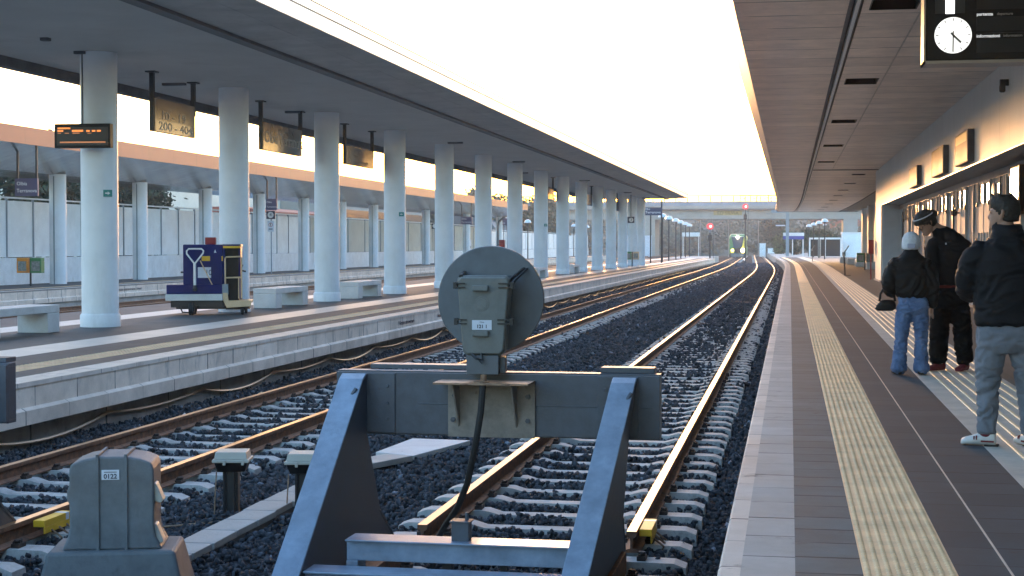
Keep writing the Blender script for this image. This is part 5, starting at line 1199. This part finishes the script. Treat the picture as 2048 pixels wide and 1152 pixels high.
b = MB(); b.hexa([(-.62,-.02,1.55),(.62,-.02,1.55),(.62,.5,1.5),(-.62,.5,1.5),(-.95,.62,3.30),(.95,.62,3.30),(.95,.95,3.3),(-.95,.95,3.3)]); b.build('windscreen', M['train_d'], t)
for s in (-1,1):
    b = MB(); b.hexa([(s*.66,-.03,1.45),(s*1.16,.12,1.25),(s*1.2,.4,1.25),(s*.66,.3,1.45),(s*1.0,.55,3.25),(s*1.32,.80,3.0),(s*1.36,1.0,3.0),(s*1.0,.9,3.25)]); b.build('cheek', M['train_g'] if s < 0 else M['train_y'], t)
    b = MB(); b.hexa([(s*.55,-.06,.72),(s*1.08,.06,.72),(s*1.15,.3,.72),(s*.55,.3,.72),(s*.62,-.06,1.45),(s*1.14,.08,1.3),(s*1.2,.3,1.3),(s*.62,.3,1.45)]); b.build('lamp_panel', M['train_y'], t)
    b = MB(); b.lathe([(.30 if s > 0 else .24,-.14),(.30 if s > 0 else .24,-.05)],(s*.80,0,1.15),16,'Y'); b.build('headlamp', M['hl'] if s > 0 else M['hly'], t)
MB().box(-.5,.5,-.05,.2,.75,1.5).build('nose', M['train_d'], t); MB().lathe([(.21,-.2),(.21,.3)],(-.02,.45,3.28),16,'Y').build('top_headlamp', M['hl'], t)
b = MB(); b.hexa([(-1.0,-.1,.06),(1.0,-.1,.06),(1.3,1.5,.06),(-1.3,1.5,.06),(-1.1,.0,.72),(1.1,.0,.72),(1.36,1.5,.6),(-1.36,1.5,.6)]); b.box(-1.25,1.25,1.5,22,.1,.45); b.build('skirt', M['train_d'], t)
MB().box(-1.0,1.0,.75,.85,3.3,3.36).build('brow_strip', M['train_w'], t)
for y in (2.8,5.4,8,10.6,13.2,15.8,18.4):
    b = MB(); b.box(1.395,1.41,y,y+1.7,1.75,2.75); b.build('side_window', M['train_d'], t)

# ================================================================== SIGNALS
def signal(loc, zl, lb, base=-.78):
    t = thing('main_signal', lb, 'signal', loc, 0, 'red railway signals')
    MB().lathe([(.09,base),(.07,zl-.3)],(0,0,0),10).build('post', M['black'], t)
    MB().lathe([(.36,.02),(.37,.05),(.36,.08)],(0,0,zl),32,'Y').build('flare_disc', M['redflare'], t)  # dark target made to glow red, painting in the lamp's flare
    MB().lathe([(.13,-.03),(.13,.019)],(.06,0,zl),16,'Y').build('lamp', M['redhot'], t)
    MB().box(-.10,.10,-.02,.10,zl-.72,zl-.38).build('number_plate', M['label'], t)
    b = MB(); b.box(-.20,.20,-.1,.12,zl-1.55,zl-.95); b.lathe([(.15,-.16),(.15,-.1)],(0,0,zl-1.1),14,'Y'); b.lathe([(.15,-.16),(.15,-.1)],(0,0,zl-1.4),14,'Y'); b.build('lamp_housing', M['black'], t)
    b = MB(); b.box(-.40,.40,.05,.5,zl-1.95,zl-1.90); b.tube([(.35,.3,base),(.35,.3,zl-.4)],.025,6); b.build('ladder', M['groove'], t)
signal((-8.55,169.5,0),3.47,'red signal at the end of the island platform, the lower of two')
signal((-5.35,190,0),6.10,'tall red signal in front of the bridge, right above the train')
for x,y,lb in ((-9.6,205,'tiny white ground signal lamp beside the island platform end'),(-5.75,203,'tiny white ground signal lamp between the tracks right of the train')):
    t = thing('ground_signal', lb, 'signal lamp', (x,y,-.78), 0, 'white ground signal lamps'); MB().box(-.2,.2,0,.2,0,.30).build('housing', M['black'], t); MB().lathe([(.14,-.06),(.14,0)],(0,0,.38),14,'Y').build('lamp', mat('white_lamp',(1,.95,1),.4,var=0,emit=(1,.92,1),es=.4), t); MB().box(-.22,.22,.0,.2,.24,.55).build('hood', M['black'], t)

# ================================================================== ROAD BRIDGE
t = thing('road_bridge', 'grey concrete road bridge crossing above all tracks behind the train', 'bridge', (0,0,0), R(0))
yb = 294
MB().box(-110,60,yb,yb+1.2,6.30,8.05).box(-110,60,yb+9,yb+10.2,6.3,8.05).build('girder', M['bridgec'], t)
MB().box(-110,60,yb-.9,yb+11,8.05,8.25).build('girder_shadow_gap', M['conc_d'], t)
MB().box(-110,60,yb-1.0,yb+11.2,8.25,8.85).build('deck', M['bridgec'], t)
MB().box(-110,60,yb-1.0,yb-.8,8.85,9.65).build('parapet', M['bridgeb'], t)
b = MB()
x = -60
while x < 10: b.box(x,x+.20,yb-.95,yb-.85,9.65,10.75); x += 2.15
b.box(-60,10,yb-.92,yb-.80,10.62,10.78); b.build('railing', M['redroof'], t)
b = MB(); x = -9.3
while x < 20:
    b.box(x,x+.16,yb-.9,yb-.75,9.65,10.8); b.add([(x+.16,yb-.82,9.7),(x+.3,yb-.82,9.7),(x+1.9,yb-.82,10.7),(x+1.75,yb-.82,10.7),(x+.16,yb-.76,9.7),(x+.3,yb-.76,9.7),(x+1.9,yb-.76,10.7),(x+1.75,yb-.76,10.7)],[(0,1,2,3),(4,7,6,5),(0,4,5,1),(1,5,6,2),(2,6,7,3),(3,7,4,0)]); x += 1.9
b.box(-9.3,20,yb-.9,yb-.75,10.68,10.85).box(-9.3,20,yb-.9,yb-.75,10.15,10.25); b.build('truss_railing', mat('rust_red_railing',(.40,.20,.14),.7,var=.1), t)
for x in (-56,-27.4,9.7,38): MB().box(x,x+2.2 if x < 0 else x+2.6,yb+.1,yb+10,-1,6.3).build('pier', M['bridgec'], t)
MB().box(-14.2,-8.9,yb-.012,yb,7.02,7.86).build('paint_patch', mat('ochre_paint',(.42,.33,.12),.8,var=.15), t)
text('ED SILVIA', .85, (-11.5,yb-.02,7.42), '-Y', mat('graffiti_ink',(.20,.15,.05),.8,var=0), t, 'graffiti', 'CENTER', 1.1, .004, .01)
t2 = thing('road_gantry', 'grey road sign gantry on the bridge, seen between the island columns', 'sign', (-44,299,8.8)); MB().box(-.1,.1,0,.2,0,5).box(6,6.2,0,.2,0,5).build('post', M['discgrey'], t2); MB().box(-.5,7,-.1,.1,3.2,5).build('panel', M['bridgeb'], t2)

# ================================================================== SHELTERS, POLES AND FAR BUILDINGS
t = thing('station_board', 'white and blue station name board on posts at the end of the right platform', 'sign board', (.45,205,0)); MB().box(-1.35,1.35,-.1,.1,2.62,3.05).build('top_panel', M['white'], t); MB().box(-1.35,1.32,-.11,.09,2.18,2.615).build('blue_panel', mat('royal_blue',(.03,.05,.32),.4,var=0), t)
for x in (-.12,1.22): MB().lathe([(.07,0),(.07,2.3)],(x,.2,0),8).build('post', M['white'], t)
t = thing('white_shelter', 'small white roofed shelter far beyond the island platform', 'shelter', (-14.4,230,0)); MB().box(-1.25,1.25,-.8,.8,2.7,3.3).build('roof', M['white'], t)
for x in (-1.15,1.15): MB().lathe([(.07,-.8),(.07,2.7)],(x,0,0),8).build('post', M['white'], t)
t = thing('glass_shelter', 'white framed glass waiting shelter at the end of the right platform', 'shelter', (4.2,190,0))
b = MB()
for x in (-1.85,-.05,1.80): b.box(x-.08,x+.08,-.1,.1,0,2.2)
b.box(-1.93,1.88,-.1,.1,2.12,2.26).box(-1.93,-1.83,.1,2,0,2.2).box(-1.93,1.88,-.1,2.2,2.26,2.34); b.build('frame', M['white'], t); MB().box(-1.77,1.72,-.02,.02,.1,2.12).build('pane', M['glass'], t); MB().box(-.9,-.55,-.3,-.1,0,2.1).build('post', M['bridgec'], t)
t = thing('white_hut', 'pale blue flat roofed hut beside the glass shelter', 'hut', (7.3,192,0)); MB().box(-1.05,1.6,0,4,-.05,2.85).build('wall', M['fence'], t); MB().box(-1.15,1.7,-.1,4.1,2.85,3.0).build('roof', M['white'], t)
t = thing('steel_mast', 'thick pale blue steel mast with a short arm at the end of the right platform', 'mast', (-.33,204,0)); MB().box(-.2,.2,-.2,.2,-.8,6.4).build('column', M['doorblue'], t); MB().box(-2.1,.2,-.15,.15,5.6,6.0).build('arm', M['doorblue'], t); MB().box(-1.5,-.3,-.2,.2,3.9,4.05).build('sign_arm', M['label'], t)
for i,(x,y,h) in enumerate(((-11.6,300,7.5),(-6.2,312,8),(-17.5,310,8))):
    t = thing('thin_mast', 'thin pale mast in front of the hillside, %s' % ('left of the train','right of the train','far left of the train')[i], 'mast', (x,y,-1), 0, 'thin masts below the bridge'); MB().lathe([(.11,0),(.08,h)],(0,0,0),8).build('post', M['bridgec'], t); MB().box(-.5,.5,-.1,.1,h-.1,h).build('head', M['bridgec'], t)
for i,(x,y,w,h) in enumerate(((-4.9,285,1.1,2.5),(-3.4,284,1.1,1.6))):
    t = thing('trackside_cabinet', ('taller','shorter')[i]+' pale blue trackside cabinet under the bridge, right of the train', 'cabinet', (x,y,-.8), 0, 'trackside cabinets under the bridge'); MB().box(-w/2,w/2,0,.8,.0,h).build('case', M['fence'], t); MB().box(-w/2-.05,w/2+.05,-.05,.85,h,h+.08).build('lid', M['label'], t)
t = thing('graffiti_wall', 'low white wall with dark graffiti strokes past the island columns', 'wall', (-26.2,285,-1)); MB().box(-3.6,1.2,0,.3,0,4.2).build('wall', M['label'], t)
b = MB(); b.tube([(-2.6,-.03,3.4),(-1.2,-.03,3.2),(-.6,-.03,2.5),(-1.5,-.03,2.2),(-.2,-.03,1.3)],.22,6).tube([(-3,-.03,1.2),(-2.2,-.03,2.6),(-1.6,-.03,1.1)],.18,6); b.build('graffiti', M['steel_d'], t)
t = thing('warehouse', 'large beige windowless building behind the white fence', 'building', (0,0,0)); MB().box(-52,-38,84,129,-1,7.0).build('wall', M['beige'], t); MB().box(-52.3,-37.8,83.8,129.2,7.0,7.2).build('roof', M['conc'], t)
t = thing('red_roof_shed', 'low shed with red roof edge behind the white fence', 'shed', (0,0,0)); MB().box(-37,-33,95,111,-1,3.45).build('wall', M['label'], t); MB().prism([(-37.2,3.45),(-32.7,3.45),(-32.7,3.62),(-35,3.95),(-37.2,3.9)],94.8,111.2,'Y').build('roof', M['redroof'], t)
t = thing('strip_window_building', 'low grey building with dark strip windows behind the fence, right part', 'building', (0,0,0)); MB().box(-42,-33.4,112.5,142,-1,5.0).build('wall', M['bridgec'], t); MB().box(-33.42,-33.36,113,141.5,3.55,4.15).build('window', M['glass'], t)
t = thing('vault_building', 'grey vaulted roof building behind the fence, between island columns', 'building', (0,0,0)); MB().prism([(-50,-1),(-33,-1),(-33,2.8),(-34,4.0),(-38,5.2),(-45,5.4),(-50,5)],176,200,'Y').build('hall', M['discgrey'], t)
for i,(x,y,w,h,m) in enumerate(((14,380,9,4.5,'rwall'),(22,395,10,6,'conc'),(9,410,8,5,'rwall'),(30,420,12,7,'conc'))):
    t = thing('hill_house', 'pinkish hillside house far right under the bridge, %s' % ORD[i], 'house', (x,y,3.5+.3*i), 0, 'houses on the hillside'); MB().box(-w/2,w/2,0,7,-6,h-1.5).build('wall', M['salmon'] if m == 'rwall' else M[m], t); MB().prism([(-w/2-.4,h-1.5),(w/2+.4,h-1.5),(0,h+.2)],-.4,7.4,'Y').build('roof', M['redroof'], t)
    b = MB(); 
    for k in range(3): b.box(-w/2+1+k*2.4,-w/2+2+k*2.4,-.03,0,h-3.6,h-2.2)
    b.build('window', M['label'], t)

# ================================================================== HILL, WOOD, TREES
def hz(x, y):
    d = y-318
    if d < 0: return -1.04
    base = 13.0*(1-math.exp(-d/75.)) + .02*max(0,d-120)
    side = 1+.0016*abs(x+10)
    return -1.04 + base*side*(.85+.3*mnoise.noise((x*.012,y*.012,5))) + .6*mnoise.noise((x*.09,y*.09,1))*min(1,d/20)
struct(grid_sheet('hillside', list(np.linspace(-520,520,131)), [318+6*i for i in range(60)]+[700,900], hz, M['hill']))
def leaf_mesh(name, cents, rads, n, size, m, parent=None, flat_=.8, quadn=1):
    """many small leaf-sized faces spread through uneven clumps"""
    cents = np.array(cents); rads = np.array(rads); w = rads**2; idx = NP.choice(len(cents), n, p=w/w.sum())
    d = NP.normal(size=(n,3)); d /= np.linalg.norm(d,axis=1)[:,None]
    rr = NP.uniform(.35,1,n)**.5*rads[idx]*(1+.25*NP.normal(size=n))
    P = cents[idx]+d*rr[:,None]*np.array([1,1,flat_])
    a = NP.normal(size=(n,3)); a /= np.linalg.norm(a,axis=1)[:,None]
    b_ = np.cross(a,NP.normal(size=(n,3))); b_ /= np.linalg.norm(b_,axis=1)[:,None]
    s = size*NP.uniform(.6,1.5,n)[:,None]
    V = np.stack([P-a*s, P+b_*s*.55, P+a*s, P-b_*s*.55],1).reshape(-1,3); F = np.arange(4*n).reshape(-1,4)
    o = np_mesh(name, V, F, m)
    if parent: o.parent = parent
    return o
def tree(loc, h, w, lb, m, n=2600, leaf=.16, grp=None, seed=0, trunk=.25, kind='tree'):
    r = random.Random(seed); t = thing(kind, lb, 'tree' if kind == 'tree' else 'bush', loc, r.uniform(0,6), grp)
    b = MB(); b.tube([(0,0,-.5),(.05*w,0,h*.3),(0,.04*w,h*.6),(.02*w,0,h*.85)],[trunk,trunk*.8,trunk*.5,trunk*.15],8); cs = []; rs = []
    for k in range(9):
        a = r.uniform(0,6.28); z = h*r.uniform(.35,.92); q = w*.5*r.uniform(.25,.8)*(1.15-abs(z/h-.6)); c = (q*math.cos(a),q*math.sin(a),z)
        b.tube([(0,0,h*.28+.2*(z-h*.28)),(c[0]*.5,c[1]*.5,(z+h*.35)/2),c],[trunk*.4,trunk*.25,trunk*.08],6)
        cs.append(c); rs.append(w*r.uniform(.16,.30))
        for _ in range(2): cs.append((c[0]+r.uniform(-.2,.2)*w,c[1]+r.uniform(-.2,.2)*w,z+r.uniform(-.12,.12)*h)); rs.append(w*r.uniform(.08,.18))
    b.build('trunk', M['bark'], t); leaf_mesh('crown', cs, rs, n, leaf, m, t, .8)
for i,(x,y,h,w) in enumerate(((-34.5,58,5.6,6),(-33.5,64,5.9,6),(-34.5,70,5.5,6.5),(-33.8,76,5.2,5))):
    tree((x,y,-.9), h+.9, w, 'dark tree behind the white fence at far left, %s from the left' % ORD[i], M['leafd'], 6500, .13, 'dark trees behind the fence', 20+i)
for i,(x,y,h,w,m) in enumerate(((-35.5,188,9.6,7,'leafo'),(-31.0,192,8.4,5.5,'leafo'),(-33,204,9.0,7,'leafo'),(-44,175,7.5,8,'leafw'))):
    tree((x,y,-1), h, w, 'olive tree beyond the salmon canopy end, %s' % ('tallest one','right of the tallest','behind the tallest','left and farther back')[i], M[m], 3800, .22, 'trees beyond the salmon canopy', 40+i)
tree((-3.2,330,-1), 8.2, 5.5, 'dark round tree under the bridge, left of the steel mast', M['leafd'], 3500, .30, None, 61, .3)
tree((-1.2,262,-1), 4.6, 4.2, 'pale green bush left of the steel mast', M['leafg'], 3200, .20, None, 62, .12, 'bush')
tree((3.2,225,-.6), 3.4, 3.2, 'dark bush behind the white and blue name board', M['leafd'], 2500, .18, None, 63, .12, 'bush')
tree((4.6,232,-.6), 4.6, 4.5, 'dark tree behind the glass shelter', M['leafd'], 3000, .2, None, 64, .15)
tree((.6,240,-.6), 3.0, 3.0, 'small dark green bush beneath the name board', M['leafd'], 2200, .18, None, 65, .1, 'bush')
cs = []; rs = []; r = random.Random(3)
for k in range(1500):
    y = 322+r.random()**1.4*170; x = r.uniform(-90,80) if r.random() < .8 else r.uniform(-190,150); s = r.uniform(.9,2.6)
    cs.append((x,y,hz(x,y)+s*.35)); rs.append(s)
wood = leaf_mesh('hillside_scrub', cs, rs, 60000, .50, M['leafw'], None, .7); struct(wood,'stuff'); 
wood2 = leaf_mesh('hillside_scrub_pale', [cs[i] for i in range(0,1500,3)], [rs[i]*1.05 for i in range(0,1500,3)], 14000, .45, M['leafo'], None, .7); struct(wood2,'stuff')

# ================================================================== LIGHT, AIR, CAMERA
HZ = bpy.data.materials.new('haze_air'); HZ.use_nodes = True; nt = HZ.node_tree; nt.nodes.remove(nt.nodes['Principled BSDF'])
pv = nt.nodes.new('ShaderNodeVolumePrincipled'); pv.inputs['Density'].default_value = .0007; pv.inputs['Color'].default_value = (.92,.93,.95,1); pv.inputs['Anisotropy'].default_value = .3
nt.links.new(pv.outputs[0], nt.nodes['Material Output'].inputs['Volume'])
struct(MB().box(-600,600,-70,1000,-2.2,26).build('haze', HZ), 'stuff')
SUN_EL, SUN_AZ = 1.8, -7.0            # azimuth measured from +Y (track direction), negative = left
w = bpy.data.worlds.new('World'); SC.world = w; w.use_nodes = True
nt = w.node_tree; bg = nt.nodes['Background']; sky = nt.nodes.new('ShaderNodeTexSky'); sky.sky_type = 'NISHITA'; sky.sun_disc = False
sky.sun_elevation = R(SUN_EL); sky.sun_rotation = R(SUN_AZ); sky.altitude = 10; sky.air_density = 1.0; sky.dust_density = 1.7; sky.ozone_density = 2.2
nt.links.new(sky.outputs[0], bg.inputs[0]); bg.inputs[1].default_value = .15
d = Vector((math.sin(R(SUN_AZ))*math.cos(R(SUN_EL)), math.cos(R(SUN_AZ))*math.cos(R(SUN_EL)), math.sin(R(SUN_EL))))
ld = bpy.data.lights.new('sun','SUN'); ld.energy = .34; ld.angle = R(4.5); ld.color = (1,.50,.22)
lo = bpy.data.objects.new('sun', ld); COL.objects.link(lo); lo.rotation_euler = (-d).to_track_quat('-Z','Y').to_euler()

cam = bpy.data.cameras.new('camera'); co = bpy.data.objects.new('camera', cam); COL.objects.link(co); SC.camera = co
cam.sensor_width = 36; cam.lens = 36*3100/2048; cam.clip_start = .1; cam.clip_end = 3000
co.location = (0,0,1.45); co.rotation_euler = (R(90-1.5891),0,R(10.1643))
SC.view_settings.view_transform = 'Standard'; SC.view_settings.look = 'None'; SC.view_settings.exposure = 4.3; SC.view_settings.gamma = 1
SC.cycles.use_denoising = True
SC.cycles.max_bounces = 6; SC.cycles.diffuse_bounces = 4; SC.cycles.glossy_bounces = 4
